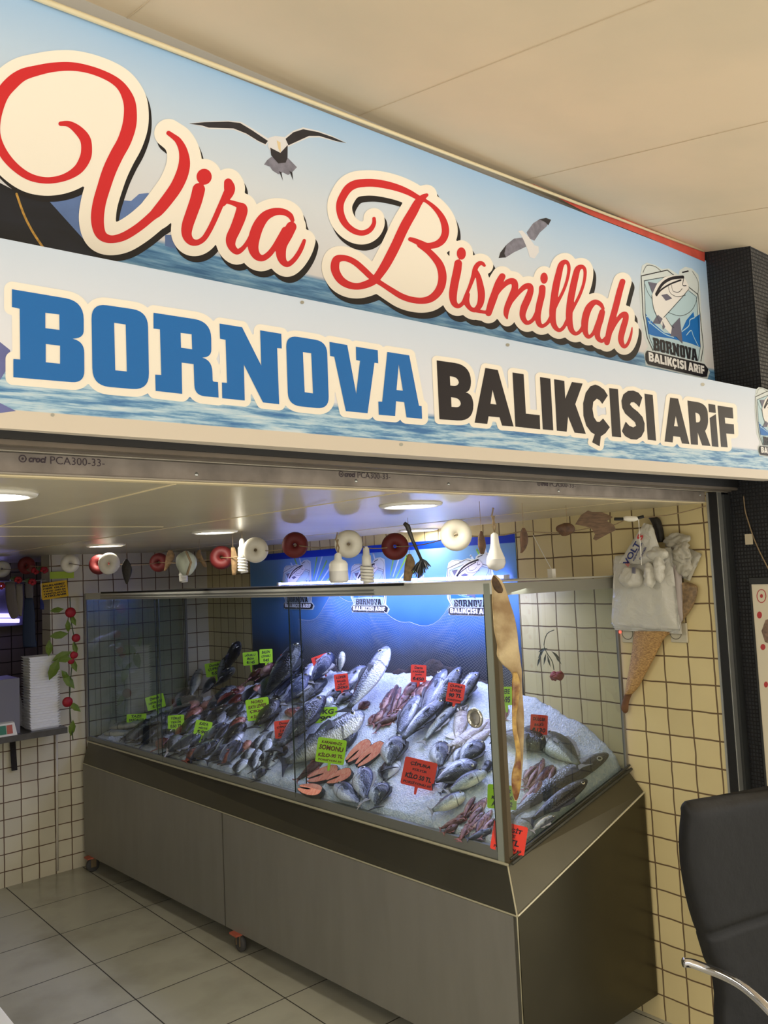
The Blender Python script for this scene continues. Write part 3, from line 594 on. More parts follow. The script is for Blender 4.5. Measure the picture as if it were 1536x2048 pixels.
# ------------------------------------------------------------------ ceiling spots
M_lamp = mat('lamp_face', (1, .97, .9, 1), .4, emit=(1, .96, .86, 1), es=14)
for i, (x, y, lb) in enumerate([(-1.215, .285, 'round ceiling spot nearest the shutter, above the case front'), (-1.19, 1.52, 'second round ceiling spot from the street, above the case middle'), (-1.23, 2.57, 'farthest lit ceiling spot near the back wall'), (-2.40, .29, 'round ceiling spot cut by the left edge of the photo'), (-.105, 1.43, 'ceiling spot tucked above the blue banner by the right wall')]):
    e = empty('ceiling_spot', (x, y, ZC), lb, 'ceiling light', 'ceiling spots')
    T = Matrix.Translation(V((x, y, ZC)))
    bpart(MB().lathe([(.078, -.0045), (.001, -.005)], 32, T), 'diffuser', M_lamp, e)
    bpart(MB().lathe([(.078, -.003), (.08, -.009), (.094, -.006), (.097, 0), (.078, 0)], 32, T), 'bezel', M_white, e, True)
    l = bpy.data.lights.new('spot_light', 'AREA'); l.shape = 'DISK'; l.size = .14; l.energy = SPOT_W*(2.2 if i in (0, 3) else 1.6 if i == 1 else .9); l.color = (1, .93, .78)
    o = bpy.data.objects.new('spot_light', l); COL.objects.link(o); o.parent = e; o.location = (0, 0, -.012)

# ------------------------------------------------------------------ display case
CA, CB, CC, CD = V((-.775, .34)), V((-.93, 3.74)), V((-.19, 3.74)), V((-.008, .325))
GA, GB, GC, GD = V((-.73, .41)), V((-.905, 3.71)), V((-.21, 3.71)), V((-.012, .39))
def bil(q, s, t): return (q[0]*(1-s)+q[1]*s)*(1-t)+(q[3]*(1-s)+q[2]*s)*t
CQ = (CA, CB, CC, CD); GQ = (GA, GB, GC, GD)
def c3(q, s, t, z): p = bil(q, s, t); return V((p.x, p.y, z))
zgf, zgfl, zgb, zbf, zbfl, zbb, z0 = .752, .782, .935, .612, .645, .856, .092
case = empty('fish_display_case', (-.45, 2.0, 0), 'long stainless steel and glass fish display case on casters', 'display case')
bpart(MB().hexa([c3(CQ, 0, 0, z0), c3(CQ, 1, 0, z0), c3(CQ, 1, 1, z0), c3(CQ, 0, 1, z0)], [c3(CQ, 0, 0, zbf), c3(CQ, 1, 0, zbfl), c3(CQ, 1, 1, zbb), c3(CQ, 0, 1, zbb)]), 'base_cabinet', M_steel_d, case)
M_end = mat('end_steel_shaded', srgb(84, 80, 66), .3, .9, noise_=.1, nscale=4)  # same steel as the doors; its dark reflection is put into the colour
def slabq(q, s0, s1, za, zb, zc, zd, out, name, m):   # thin slab on the front face
    n = V((-.999, -.045, 0)); a, b = c3(q, s0, 0, za), c3(q, s1, 0, zb); c, d = c3(q, s1, 0, zc), c3(q, s0, 0, zd)
    return bpart(MB().hexa([a+n*out, b+n*out, b-n*.003, a-n*.003], [d+n*out, c+n*out, c-n*.003, d-n*.003]), name, m, case)
zz = lambda s: zbf+(zbfl-zbf)*s
slabq(CQ, .004, .523, z0, z0, zz(.523)-.004, zz(.004)-.004, .004, 'door', M_steel)
slabq(CQ, .527, .998, z0, z0, zz(.998)-.004, zz(.527)-.004, .004, 'door', M_steel)
# end panel
bpart(MB().hexa([V((-.773, .336, z0)), V((-.01, .321, z0)), V((-.01, .326, z0)), V((-.773, .342, z0))], [V((-.773, .336, zbf-.004)), V((-.01, .321, zbb-.004)), V((-.01, .326, zbb-.004)), V((-.773, .342, zbf-.004))]), 'end_panel', M_end, case)
# flared band between cabinet and glass
bpart(MB().hexa([c3(CQ, 0, 0, zbf), c3(CQ, 1, 0, zbfl), c3(CQ, 1, 1, zbb), c3(CQ, 0, 1, zbb)], [c3(GQ, 0, 0, zgf), c3(GQ, 1, 0, zgfl), c3(GQ, 1, 1, zgb), c3(GQ, 0, 1, zgb)]), 'flared_band', mat('band_steel_shaded', srgb(96, 93, 80), .34, .8, noise_=.1, nscale=4), case)  # band steel darkened in colour to carry the dark reflection
M_lip = mat('pale_edge_trim', srgb(206, 200, 172), .35, .5)
mb = MB()
mb.tube([c3(GQ, -.003, -.012, zgf), c3(GQ, 1, -.012, zgfl)], .005, 6)
bpart(mb, 'front_trim', M_lip, case)
mb = MB(); mb.tube([c3(GQ, -.006, 0, zgf+.004), c3(GQ, -.006, 1, zgb+.004)], .006, 6).tube([c3(GQ, -.004, 0, zgf+.018), c3(GQ, -.004, 1, zgb+.018)], .004, 6)
bpart(mb, 'end_trim', M_dark, case)
mb = MB(); mb.tube([c3(CQ, -.001, 0, zbf), c3(CQ, -.001, 1, zbb)], .0035, 6).tube([c3(CQ, 0, -.004, zbf), c3(CQ, 1, -.004, zbfl)], .003, 6)
mb.tube([c3(GQ, 0, 0, zgf), c3(CQ, 0, 0, zbf), c3(CQ, 0, 0, z0)], .003, 6)
bpart(mb, 'edge_bead', M_lip, case)
# rails
ZT = 1.71
n_ = V((-.999, -.05, 0))
def railf(s0, s1, za, zb, d0, d1, name, m):
    mb = MB(); q = []
    for k in (0, 1):
        q.append([c3(GQ, s0, 0, (za, zb)[k][0])+n_*d1, c3(GQ, s1, 0, (za, zb)[k][1])+n_*d1, c3(GQ, s1, 0, (za, zb)[k][1])+n_*d0, c3(GQ, s0, 0, (za, zb)[k][0])+n_*d0])
    mb.hexa(*q); return bpart(mb, name, m, case)
railf(.012, 1, (zgf+.004, zgfl+.004), (zgf+.046, zgfl+.03), -.018, .002, 'lower_rail', mat('grey_rail', srgb(128, 130, 124), .4, .5))
railf(0, 1, (ZT-.042, ZT-.04), (ZT, ZT-.005), -.02, .004, 'upper_rail', M_aluw)
railf(.18, .93, (ZT-.036,)*2, (ZT-.03,)*2, .004, .010, 'sliding_track', M_alu)
railf(.18, .93, (ZT-.022,)*2, (ZT-.016,)*2, .004, .010, 'sliding_track', M_alu)
railf(.13, .93, (ZT-.004,)*2, (ZT+.006,)*2, .001, .006, 'track_dark_strip', M_black)  # black strip along the top of the sliding track
mb = MB().hexa([c3(GQ, 0, 0, ZT-.001), c3(GQ, 1, 0, ZT-.006), c3(GQ, 1, 1, ZT-.012), c3(GQ, 0, 1, ZT-.012)], [c3(GQ, -.004, -.01, ZT+.005), c3(GQ, 1, 0, ZT), c3(GQ, 1, 1, ZT-.004), c3(GQ, -.004, 1, ZT-.005)])
bpart(mb, 'top_panel', mat('white_top', srgb(226, 222, 206), .35), case)
mb = MB().hexa([c3(GQ, -.002, 0, ZT-.048), c3(GQ, .004, 0, ZT-.048), c3(GQ, .004, 1, ZT-.055), c3(GQ, -.002, 1, ZT-.055)], [c3(GQ, -.002, 0, ZT-.005), c3(GQ, .004, 0, ZT-.005), c3(GQ, .004, 1, ZT-.014), c3(GQ, -.002, 1, ZT-.014)])
bpart(mb, 'end_rail', mat('grey_end_rail', srgb(150, 148, 136), .4, .3), case)
# posts
def post(s, t, w_, d_, zb_, name, m):
    p = bil(GQ, s, t); return bpart(MB().box(p.x-w_/2, p.y-d_/2, zb_, p.x+w_/2, p.y+d_/2, ZT-.003), name, m, case)
p = bil(GQ, 0, 0)
bpart(MB().box(p.x-.006, p.y+.008, zgf+.002, p.x+.012, p.y+.036, ZT-.004), 'corner_post', mat('grey_green_post', srgb(158, 164, 152), .4, .4), case)
bpart(MB().box(p.x-.002, p.y-.012, zgf+.002, p.x+.018, p.y+.008, ZT-.004), 'corner_post_side', mat('beige_post', srgb(104, 92, 70), .4, .4), case)
post(1, 0, .014, .014, zgfl, 'corner_post', M_steel)
post(0, .995, .012, .012, zgb, 'corner_post', M_steel); post(1, 1, .014, .014, zgb, 'corner_post', M_steel)
# panes
def paneq(a, b, za0, zb0, za1, zb1, name, m, th=.003):
    d = (b-a).normalized(); n2 = V((d.y, -d.x, 0))*th
    A, B = V((a.x, a.y, za0)), V((b.x, b.y, zb0)); A1, B1 = V((a.x, a.y, za1)), V((b.x, b.y, zb1))
    mb = MB().add([A, B, B1, A1], [(0, 1, 2, 3)])
    return bpart(mb, name, m, case)
sd = [(.012, .355, 0), (.335, .735, .012), (.715, .995, 0)]
for s0, s1, o_ in sd:
    a = bil(GQ, s0, 0)-n_.xy*(o_); b = bil(GQ, s1, 0)-n_.xy*(o_)
    paneq(a, b, zgf+.02, zgf+.03, ZT-.03, ZT-.03, 'sliding_pane', M_glass)
    mb = MB()
    for q in ((a, b)):
        mb.box(q.x-.002, q.y-.0022, zgf+.03, q.x+.002, q.y+.0022, ZT-.04)
    bpart(mb, 'pane_edge', mat('dark_glass_edge', srgb(30, 40, 38), .2), case)
paneq(GA, GD, zgf, zgb, ZT-.04, ZT-.05, 'end_pane', M_glass2)
paneq(GB, GC, zgfl, zgb, ZT-.04, ZT-.05, 'end_pane', M_glass2)
# recessed pull on the glass
hp = onX(950, 1436, -.735); hd = Matrix.Translation(hp) @ V((-1, -.05, 0)).to_track_quat('Z', 'Y').to_matrix().to_4x4()
bpart(MB().lathe([(.001, .002), (.02, .0025), (.024, .0), (.026, .006), (.031, .008), (.035, .004), (.036, -.002)], 28, hd), 'finger_pull', mat('chrome_pull', srgb(214, 212, 204), .2, .9), case, True)
# casters
for i, (x, y) in enumerate([(-.85, 2.02), (-.93, 3.64), (-.3, 3.5), (-.3, .6), (-.7, .55)]):
    mb = MB(); 
    cs = bpart(MB().box(x-.032, y-.03, z0-.008, x+.032, y+.03, z0), 'caster', M_orange, case)
    w_ = MB().lathe([(.001, -.011), (.034, -.012), (.041, -.006), (.041, .006), (.034, .012), (.001, .011)], 20, Matrix.Translation(V((x+.01, y, .041))) @ Matrix.Rotation(math.pi/2, 4, 'Y' if i == 0 else 'X')).build('wheel', M_wet, None, True)
    w_.data.transform(case.matrix_basis.inverted()); w_.parent = cs
    mb = MB().box(x-.006, y-.018, .03, x+.026, y-.014, z0-.008).box(x-.006, y+.014, .03, x+.026, y+.018, z0-.008)
    f_ = mb.build('fork', mat('fork_metal', srgb(150, 130, 100), .4, .6)); f_.data.transform(case.matrix_basis.inverted()); f_.parent = cs
# LED tube of the case with its light, and an added front lamp
M_led = mat('violet_led', (.35, .35, 1, 1), .4, emit=(.34, .38, 1, 1), es=16)
led = empty('led_tube', (-.1, 1.9, 1.69), 'violet LED tube behind the case top in front of the blue banner', 'light')
bpart(MB().tube([(-.035, .95, 1.715), (-.06, 2.75, 1.715)], .007, 10), 'tube', M_led, led, True)
bpart(MB().box(-.045, .93, 1.705, -.025, .95, 1.724).box(-.07, 2.75, 1.705, -.05, 2.77, 1.724), 'end_cap', M_white, led)
area('led_wall_light', (-.13, 1.55, 1.665), (-.02, 1.55, 1.3), .06, LED_W*.8, (.42, .45, 1), 1.6).rotation_euler = (0, math.radians(-18), 0)
area('led_case_light', (-.25, 1.65, 1.675), (-.45, 1.65, .9), .12, LED_W*1.0, (.55, .58, 1), 2.0).rotation_euler = (0, math.radians(12), 0)
area('case_front_fill', (-.6, 1.1, 1.675), (-.5, 1.1, .9), .08, LED_W*.16, (.92, 1, .93), 1.5).rotation_euler = (0, math.radians(-8), 0)  # added lamp without a fixture, brightens the ice at the front

# ------------------------------------------------------------------ ice bed
RZ = [(.38, .15), (.47, .24), (.56, .30), (.8, .40), (1.1, .45), (1.5, .46), (2.2, .44), (2.6, .38), (3.0, .29), (3.3, .22), (3.8, .14)]
def rise(Y):
    if Y <= RZ[0][0]: return RZ[0][1]
    for (a, b), (c, d) in zip(RZ, RZ[1:]):
        if Y <= c: return b+(d-b)*(Y-a)/(c-a)
    return RZ[-1][1]
def xf(Y): return GA.x+(GB.x-GA.x)*(Y-.41)/3.3
def xb(Y): return GD.x+(GC.x-GD.x)*(Y-.39)/3.3
def bed(X, Y):
    t = (X-xf(Y))/(xb(Y)-xf(Y)); t = max(-.1, min(1.25, t))
    return .795+rise(Y)*(t*1.12-.12*t*t)
def hit(x, y, fallback=-.13):
    d = ray(x, y); t = 1.5; prev = None
    while t < 6.2:
        p = C+d*t
        if p.x > xf(p.y)-.02 and p.x > -1.1 and p.z < bed(p.x, p.y) and p.y > .3:
            return p
        if p.x > -.02-max(0, p.y-.4)*.05: break
        t += .004
    return onX(x, y, fallback)
NS, NT = 230, 60
vs = []
for i in range(NS+1):
    for j in range(NT+1):
        s_, t_ = .006+.988*i/NS, .03+.96*j/NT
        p = bil(GQ, s_, t_); z = bed(p.x, p.y)
        q = V((p.x, p.y, 0))
        z += .012*noise.noise(q*14)+.009*abs(noise.noise(q*32))+.007*noise.noise(q*55)+.004*noise.noise(q*110)
        if j in (0, NT) or i in (0, NS): z = .75+.18*t_
        vs.append((p.x, p.y, z))
fs = [(i*(NT+1)+j, (i+1)*(NT+1)+j, (i+1)*(NT+1)+j+1, i*(NT+1)+j+1) for i in range(NS) for j in range(NT)]
M_ice = mat('crushed_ice', srgb(240, 244, 250), .35, col2=srgb(206, 218, 236), nscale=70, bump=.9, bscale=140)
ic = MB().add(vs, fs).build('crushed_ice', M_ice, None, True)
ic['kind'] = 'stuff'; tag(ic, 'heaped bed of white crushed ice filling the glass display case', 'ice')

# ------------------------------------------------------------------ fish
def fish_mat(name, back, side, belly, spots=.3, rough=.28, metal=.25, nsc=14, band=None):
    m = bpy.data.materials.new(name); m.use_nodes = True; nt = m.node_tree; b = nt.nodes['Principled BSDF']
    b.inputs['Roughness'].default_value = rough; b.inputs['Metallic'].default_value = metal
    b.inputs['Coat Weight'].default_value = .35; b.inputs['Coat Roughness'].default_value = .12
    tc = nd(nt, 'ShaderNodeTexCoord'); sp = nd(nt, 'ShaderNodeSeparateXYZ'); nt.links.new(tc.outputs['Object'], sp.inputs[0])
    oi = nd(nt, 'ShaderNodeObjectInfo')
    mp = nd(nt, 'ShaderNodeMapping'); mp.inputs['Scale'].default_value = (.7, 1.5, 2.6); nt.links.new(tc.outputs['Object'], mp.inputs[0])
    ad = nd(nt, 'ShaderNodeVectorMath', operation='ADD'); nt.links.new(mp.outputs[0], ad.inputs[0]); nt.links.new(oi.outputs['Random'], ad.inputs[1])
    n = nd(nt, 'ShaderNodeTexNoise'); n.inputs['Scale'].default_value = nsc; n.inputs['Detail'].default_value = 4; nt.links.new(ad.outputs[0], n.inputs[0])
    z = math_(nt, 'ADD', math_(nt, 'MULTIPLY', sp.outputs[2], 4.6), .5)       # local dorsal axis
    f = math_(nt, 'ADD', z, math_(nt, 'MULTIPLY', math_(nt, 'SUBTRACT', n.outputs[0], .5), spots))
    c = ramp(nt, f, [(.2, belly), (.36, side), (.48, side), (.66, back)])
    # gill line and mouth
    gl = math_(nt, 'ABSOLUTE', math_(nt, 'SUBTRACT', math_(nt, 'ADD', sp.outputs[0], math_(nt, 'MULTIPLY', math_(nt, 'POWER', math_(nt, 'ABSOLUTE', sp.outputs[2]), 2), 4)), .255))
    gm = nd(nt, 'ShaderNodeMapRange'); nt.links.new(gl, gm.inputs[0]); gm.inputs[1].default_value = .018; gm.inputs[2].default_value = .005
    c = mixc(nt, math_(nt, 'MULTIPLY', gm.outputs[0], .75), c, tuple(x*.35 for x in back[:3])+(1,))
    if band:
        hb = nd(nt, 'ShaderNodeMapRange'); nt.links.new(sp.outputs[0], hb.inputs[0]); hb.inputs[1].default_value = .26; hb.inputs[2].default_value = .36
        c = mixc(nt, math_(nt, 'MULTIPLY', math_(nt, 'MULTIPLY', hb.outputs[0], ramp(nt, n.outputs[0], [(.42, (0, 0, 0, 1)), (.5, (1, 1, 1, 1))])), .85), c, band)
    nt.links.new(c, b.inputs['Base Color'])
    bp = nd(nt, 'ShaderNodeBump'); bp.inputs['Strength'].default_value = .25; bp.inputs['Distance'].default_value = .02
    v = nd(nt, 'ShaderNodeTexVoronoi'); v.inputs['Scale'].default_value = 60; nt.links.new(tc.outputs['Object'], v.inputs[0])
    nt.links.new(v.outputs[0], bp.inputs['Height']); nt.links.new(bp.outputs[0], b.inputs['Normal'])
    return m
FM = {
 'bass': fish_mat('sea_bass_skin', srgb(22, 26, 40), srgb(108, 114, 134), srgb(226, 228, 238), .35),
 'bream': fish_mat('sea_bream_skin', srgb(18, 22, 32), srgb(104, 112, 126), srgb(216, 222, 230), .9, band=srgb(20, 22, 30)),
 'pale': fish_mat('pale_fish_skin', srgb(52, 60, 72), srgb(160, 168, 166), srgb(232, 228, 206), .4),
 'dark': fish_mat('dark_fish_skin', srgb(12, 14, 18), srgb(44, 48, 56), srgb(150, 154, 162), .6),
 'salmon': fish_mat('salmon_skin', srgb(40, 44, 52), srgb(116, 120, 124), srgb(204, 200, 186), .5),
 'mullet': fish_mat('red_mullet_skin', srgb(70, 34, 34), srgb(128, 80, 78), srgb(186, 146, 136), .9, rough=.35),
 'grey': fish_mat('grey_bream_skin', srgb(52, 58, 60), srgb(128, 136, 136), srgb(206, 212, 206), .5),
 'black': fish_mat('black_fish_skin', srgb(14, 16, 18), srgb(40, 44, 48), srgb(96, 100, 84), .7),
 'red': fish_mat('red_fish_skin', srgb(84, 28, 22), srgb(150, 76, 62), srgb(196, 140, 122), .9),
 'squid': fish_mat('squid_skin', srgb(150, 140, 134), srgb(206, 200, 192), srgb(226, 222, 214), .9),
 'silver': fish_mat('bonito_skin', srgb(40, 48, 76), srgb(170, 176, 206), srgb(232, 234, 242), .8),
}
M_eye = mat('fish_eye', srgb(8, 8, 10), .08); M_iris = mat('fish_iris', srgb(206, 200, 170), .2, .4)
M_fin = {'d': mat('dark_fin', srgb(52, 54, 62), .5), 'p': mat('pale_fin', srgb(150, 148, 148), .5), 'r': mat('red_fin', srgb(140, 84, 76), .5)}
PROF = {
 'slim': [(0, .016), (.02, .034), (.06, .054), (.11, .07), (.18, .084), (.28, .094), (.4, .098), (.52, .092), (.65, .074), (.76, .05), (.85, .032), (.91, .026)],
 'oval': [(0, .015), (.03, .05), (.08, .095), (.15, .135), (.25, .165), (.36, .175), (.48, .165), (.6, .132), (.72, .085), (.82, .045), (.88, .032)],
 'squid': [(0, .03), (.05, .05), (.12, .06), (.2, .062), (.35, .066), (.5, .064), (.65, .056), (.8, .04), (.92, .02), (.98, .006)],
}
def fish_meshes(kind, bend):
    pr = PROF[kind]; NR = 14; mb = MB(); vs = []
    by = lambda x: bend*(.25-(x)**2)
    for t, h in pr:
        x = .5-t; th = h*(.62 if kind == 'slim' else .42 if kind == 'oval' else .5)
        for k in range(NR):
            a = 2*math.pi*k/NR
            vs.append((x, math.cos(a)*th, math.sin(a)*h*(1.0 if math.sin(a) > 0 else 1.04)+by(x)))
    fs = [(i*NR+k, i*NR+(k+1) % NR, (i+1)*NR+(k+1) % NR, (i+1)*NR+k) for i in range(len(pr)-1) for k in range(NR)]
    fs += [tuple(range(NR))[::-1], tuple((len(pr)-1)*NR+k for k in range(NR))]
    body = bpy.data.meshes.new('fish_body'); body.from_pydata(vs, [], fs); body.update()
    for p_ in body.polygons: p_.use_smooth = True
    H = max(h for _, h in pr); parts = {}
    def plate(pts, th=.006):
        mb = MB(); n = len(pts); 
        v2 = [(x, -th, z+by(x)) for x, z in pts]+[(x, th, z+by(x)) for x, z in pts]
        tri = poly(pts)[1]; mb.add(v2, [t for t in tri]+[tuple(n+i for i in t)[::-1] for t in tri]+[(i, (i+1) % n, n+(i+1) % n, n+i) for i in range(n)])
        me = bpy.data.meshes.new('fin'); me.from_pydata(mb.v, [], mb.f); me.update(); return me
    if kind != 'squid':
        tz = .1 if kind == 'slim' else .13
        parts['tail_fin'] = plate([(-.40, .022), (-.45, .05), (-.5, tz), (-.475, .03), (-.468, 0), (-.475, -.03), (-.5, -tz), (-.45, -.05), (-.40, -.022)])
        if kind == 'slim': parts['dorsal_fin'] = plate([(.2, H*.8), (.14, H+.04), (.05, H+.035), (-.05, H+.0), (-.1, H+.02), (-.18, H*.75), (-.2, H*.5), (.2, H*.6)])
        else: parts['dorsal_fin'] = plate([(.24, H*.75), (.18, H+.03), (.0, H+.035), (-.15, H*.85), (-.25, H*.5), (-.2, H*.4), (.2, H*.6)])
        mb = MB()
        for sg in (-1, 1):
            th = H*(.62 if kind == 'slim' else .42)
            mb.add([(.22, sg*th*.9, -.01), (.17, sg*(th+.014), .012), (.08, sg*(th+.012), -.01), (.07, sg*(th+.008), -.03), (.16, sg*(th+.004), -.035)], [(0, 1, 2, 3, 4)])
        me = bpy.data.meshes.new('pectoral_fin'); me.from_pydata(mb.v, [], mb.f); me.update(); parts['pectoral_fin'] = me
        mb = MB(); ez = .02 if kind == 'slim' else .045; ex = .40 if kind == 'slim' else .39; er = .017 if kind == 'slim' else .024
        for sg in (-1, 1):
            hh = [h for t, h in pr if t >= .5-ex-.03][0]*(.62 if kind == 'slim' else .42)
            mb.ball((ex, sg*hh*.86, ez+by(ex)), er*1.5, er*.55, er*1.5, 12, mi=1); mb.ball((ex, sg*hh*.93, ez+by(ex)), er, er*.6, er, 10)
        me = bpy.data.meshes.new('eye'); me.from_pydata(mb.v, [], mb.f); me.update(); me.materials.append(M_eye); me.materials.append(M_iris)
        me.polygons.foreach_set('material_index', mb.mi)
        for p_ in me.polygons: p_.use_smooth = True
        parts['eye'] = me
    else:
        mb = MB()
        for k in range(6):
            a = k*1.05; mb.tube([(.47, .02*math.cos(a), .03*math.sin(a)), (.54, .03*math.cos(a), .045*math.sin(a)), (.62, .02*math.cos(a+1), .05*math.sin(a+.6)), (.68, .02, .06*math.sin(a+1))], [.013, .011, .008, .004], 6)
        me = bpy.data.meshes.new('tentacles'); me.from_pydata(mb.v, [], mb.f); me.update(); parts['tentacles'] = me
        parts['mantle_fin'] = plate([(-.2, .04), (-.3, .12), (-.42, .06), (-.48, 0), (-.42, -.06), (-.3, -.12), (-.2, -.04)])
    return body, parts, H
_fc = {}
def fish_proto(shape, m, bend):
    k = (shape, m, bend)
    if k not in _fc:
        b, parts, H = fish_meshes(shape, bend); b = b.copy(); b.materials.clear(); b.materials.append(FM[m])
        pp = {}
        for n_p, me in parts.items():
            me = me.copy()
            if n_p != 'eye': me.materials.append(FM[m] if shape == 'squid' else M_fin['r' if m in ('mullet', 'red') else 'p' if m in ('pale', 'silver', 'grey') else 'd'])
            pp[n_p] = me
        _fc[k] = (b, pp, H)
    return _fc[k]
NF = 0
def fish(kind, m, x0, y0, x1, y1, wpx, label, group=None, lift=0, flip=0, cat='fish', nm=None, hz=None, tz_=None):
    """head pixel, tail pixel, body height in pixels; lies on its side on the ice slope"""
    global NF
    NF += 1
    ex = 2+.07*math.hypot(x1-x0, y1-y0); hd_, tl = hit(x0, y0), hit(x1+(x1-x0)/math.hypot(x1-x0, y1-y0)*ex, y1+(y1-y0)/math.hypot(x1-x0, y1-y0)*ex)
    mid = (hd_+tl)/2; d = hd_-tl; L = d.length
    e = .02; n = V((-(bed(mid.x+e, mid.y)-bed(mid.x-e, mid.y))/(2*e), -(bed(mid.x, mid.y+e)-bed(mid.x, mid.y-e))/(2*e), 1)).normalized()
    X = d.normalized(); Y = (n-X*n.dot(X)).normalized(); Z = X.cross(Y)
    if flip is None: flip = random.random() < .5
    if Z.dot(R_)*(-1 if flip else 1) < 0: Z = -Z
    dep = (mid-C).dot(F_); ch = math.hypot(x1-x0, y1-y0)
    bend = random.choice((-.12, 0, .1)) if kind == 'slim' else random.choice((-.05, 0, .05))
    b, parts, H = fish_proto(kind, m, bend)
    # pick height so that its width on the picture matches
    zz_ = mid+Z*.05; a = (zz_-C); pv = (a.dot(R_)/a.dot(F_)*FPX-(mid-C).dot(R_)/dep*FPX, a.dot(U_)/a.dot(F_)*FPX-(mid-C).dot(U_)/dep*FPX)
    pn = (-(y1-y0)/ch, (x1-x0)/ch); per = abs(pv[0]*pn[0]-pv[1]*pn[1])/.05
    hgt = min((1.0 if kind == 'slim' else 1.12)*wpx/max(per, 120), .34*L+.05); sz = hgt/(2*H)
    sz = max(sz, L*.38); Y2 = Z.cross(X)
    if Y2.dot(n) < 0: Y2 = -Y2; 
    sy = sz*(.9 if L < .4 else .6)
    M = Matrix(((X.x*L, Y2.x*sy, Z.x*sz, 0), (X.y*L, Y2.y*sy, Z.y*sz, 0), (X.z*L, Y2.z*sy, Z.z*sz, 0), (0, 0, 0, 1)))
    th = H*(.62 if kind == 'slim' else .42)*sy
    M.translation = mid+n*(th*.62+lift)
    name = nm or {'slim': 'fish', 'oval': 'fish', 'squid': 'squid'}[kind]
    o = bpy.data.objects.new(name, b); COL.objects.link(o); o.matrix_world = M
    tag(o, label, cat, group)
    for pn_, me in parts.items():
        c_ = bpy.data.objects.new(pn_, me); COL.objects.link(c_); c_.parent = o
    return o
def many(kind, m, rows, label, group, **kw):
    for r_ in rows: fish(kind, m, *r_, label, group, **{'flip': None, **kw})
# right end, behind the end pane
fish('oval', 'grey', 1082, 1473, 1160, 1541, 44, 'grey scaly fish leaning head up beside the red BALIĞI 130 tag', lift=.01)
fish('slim', 'dark', 1214, 1515, 1022, 1642, 42, 'longest dark grey fish lying along the right end glass', lift=.01)
fish('slim', 'dark', 1172, 1568, 1062, 1648, 30, 'dark grey fish lying nearest the right end glass, below the longest', lift=.01)
fish('slim', 'black', 1095, 1502, 1000, 1482, 40, 'black flat fish lying across the ice behind the hanging dried fish', lift=.01)
many('slim', 'mullet', [(1086,1528,1058,1562,17), (1106,1533,1068,1578,18), (1090,1564,1062,1594,16), (1054,1541,1048,1572,14), (1082,1575,1048,1600,12)], 'small reddish brown fish in the heap behind the right end glass', 'red mullets behind the end glass', nm='red_mullet')
fish('slim', 'pale', 1110, 1634, 1068, 1664, 17, 'pale bellied fish in the front corner beside the orange tag')
fish('slim', 'red', 1012, 1412, 1012, 1440, 16, 'small red fish below the green tag at the corner post')
# sea bass at upper right
fish('slim', 'bass', 895, 1350, 851, 1444, 27, 'silver sea bass standing head up left of the red 90 tag', lift=.02, flip=1)
fish('slim', 'bass', 925, 1343, 868, 1440, 26, 'sea bass with its head right above the red 90 tag', lift=.01)
fish('slim', 'bass', 959, 1352, 924, 1418, 23, 'sea bass head up between the red 90 tag and the corner post', lift=.01)
fish('slim', 'bass', 842, 1401, 803, 1482, 25, 'silver bellied sea bass right of the red mullet heap', lift=.02, flip=1)
fish('slim', 'bass', 898, 1413, 815, 1496, 24, 'dark backed sea bass lying diagonally below the red 90 tag', lift=.03)
fish('slim', 'pale', 917, 1417, 852, 1489, 18, 'pale cream fish beside the diagonal dark backed sea bass', lift=.01)
fish('squid', 'squid', 925, 1425, 915, 1478, 26, 'squid hanging down left of the round finger pull', cat='squid')
fish('squid', 'squid', 905, 1498, 976, 1444, 19, 'long grey squid passing below the finger pull', cat='squid')
fish('squid', 'squid', 936, 1494, 980, 1462, 17, 'shorter grey squid touching the corner post', cat='squid')
# big fish in the middle
fish('slim', 'bass', 783, 1309, 704, 1434, 34, 'large silver fish with white belly rising above the ice heap', lift=.035, flip=1)
fish('slim', 'bass', 734, 1341, 688, 1388, 20, 'bluish fish head up just right of the red lüfer tag', lift=.01, flip=1)
many('slim', 'bass', [(724,1353,690,1392,15), (707,1391,678,1414,16), (684,1381,658,1408,16), (668,1398,644,1414,14), (700,1372,672,1400,14)], 'small blue backed fish piled under the red lüfer tag', 'bluefish under the red lüfer tag', nm='bluefish')
fish('slim', 'pale', 689, 1312, 684, 1350, 15, 'white snouted fish standing upright behind the red lüfer tag', lift=.02, flip=1)
fish('slim', 'silver', 670, 1322, 630, 1378, 34, 'shiny silver fish beside the tilted red donuk tag', lift=.03)
fish('slim', 'silver', 624, 1364, 572, 1420, 34, 'shiny silver fish resting on the glass divider line', lift=.02)
fish('slim', 'silver', 626, 1334, 610, 1376, 24, 'silver fish partly behind the tilted red donuk tag', flip=1)
fish('slim', 'salmon', 655, 1363, 604, 1412, 20, 'grey fish lying right of the shiny silver pair')
fish('slim', 'dark', 607, 1302, 538, 1413, 34, 'large dark fish standing head up at the glass divider', lift=.04)
fish('slim', 'dark', 563, 1412, 518, 1464, 26, 'dark bass below and right of the double green tag', lift=.02)
fish('slim', 'red', 575, 1428, 604, 1438, 20, 'reddish brown spiny fish above the red çipura tag', lift=.01)
fish('slim', 'red', 598, 1432, 632, 1440, 17, 'second reddish brown fish, right of the spiny one')
fish('slim', 'bass', 661, 1415, 572, 1520, 32, 'big greenish sea bass in front of the half hidden green tag', lift=.05)
fish('slim', 'salmon', 735, 1436, 578, 1534, 50, 'whole salmon lying diagonally behind the green somon tag', lift=.012, nm='salmon', flip=1)
fish('slim', 'salmon', 718, 1468, 640, 1520, 26, 'smaller salmon tucked under the whole salmon', nm='salmon')
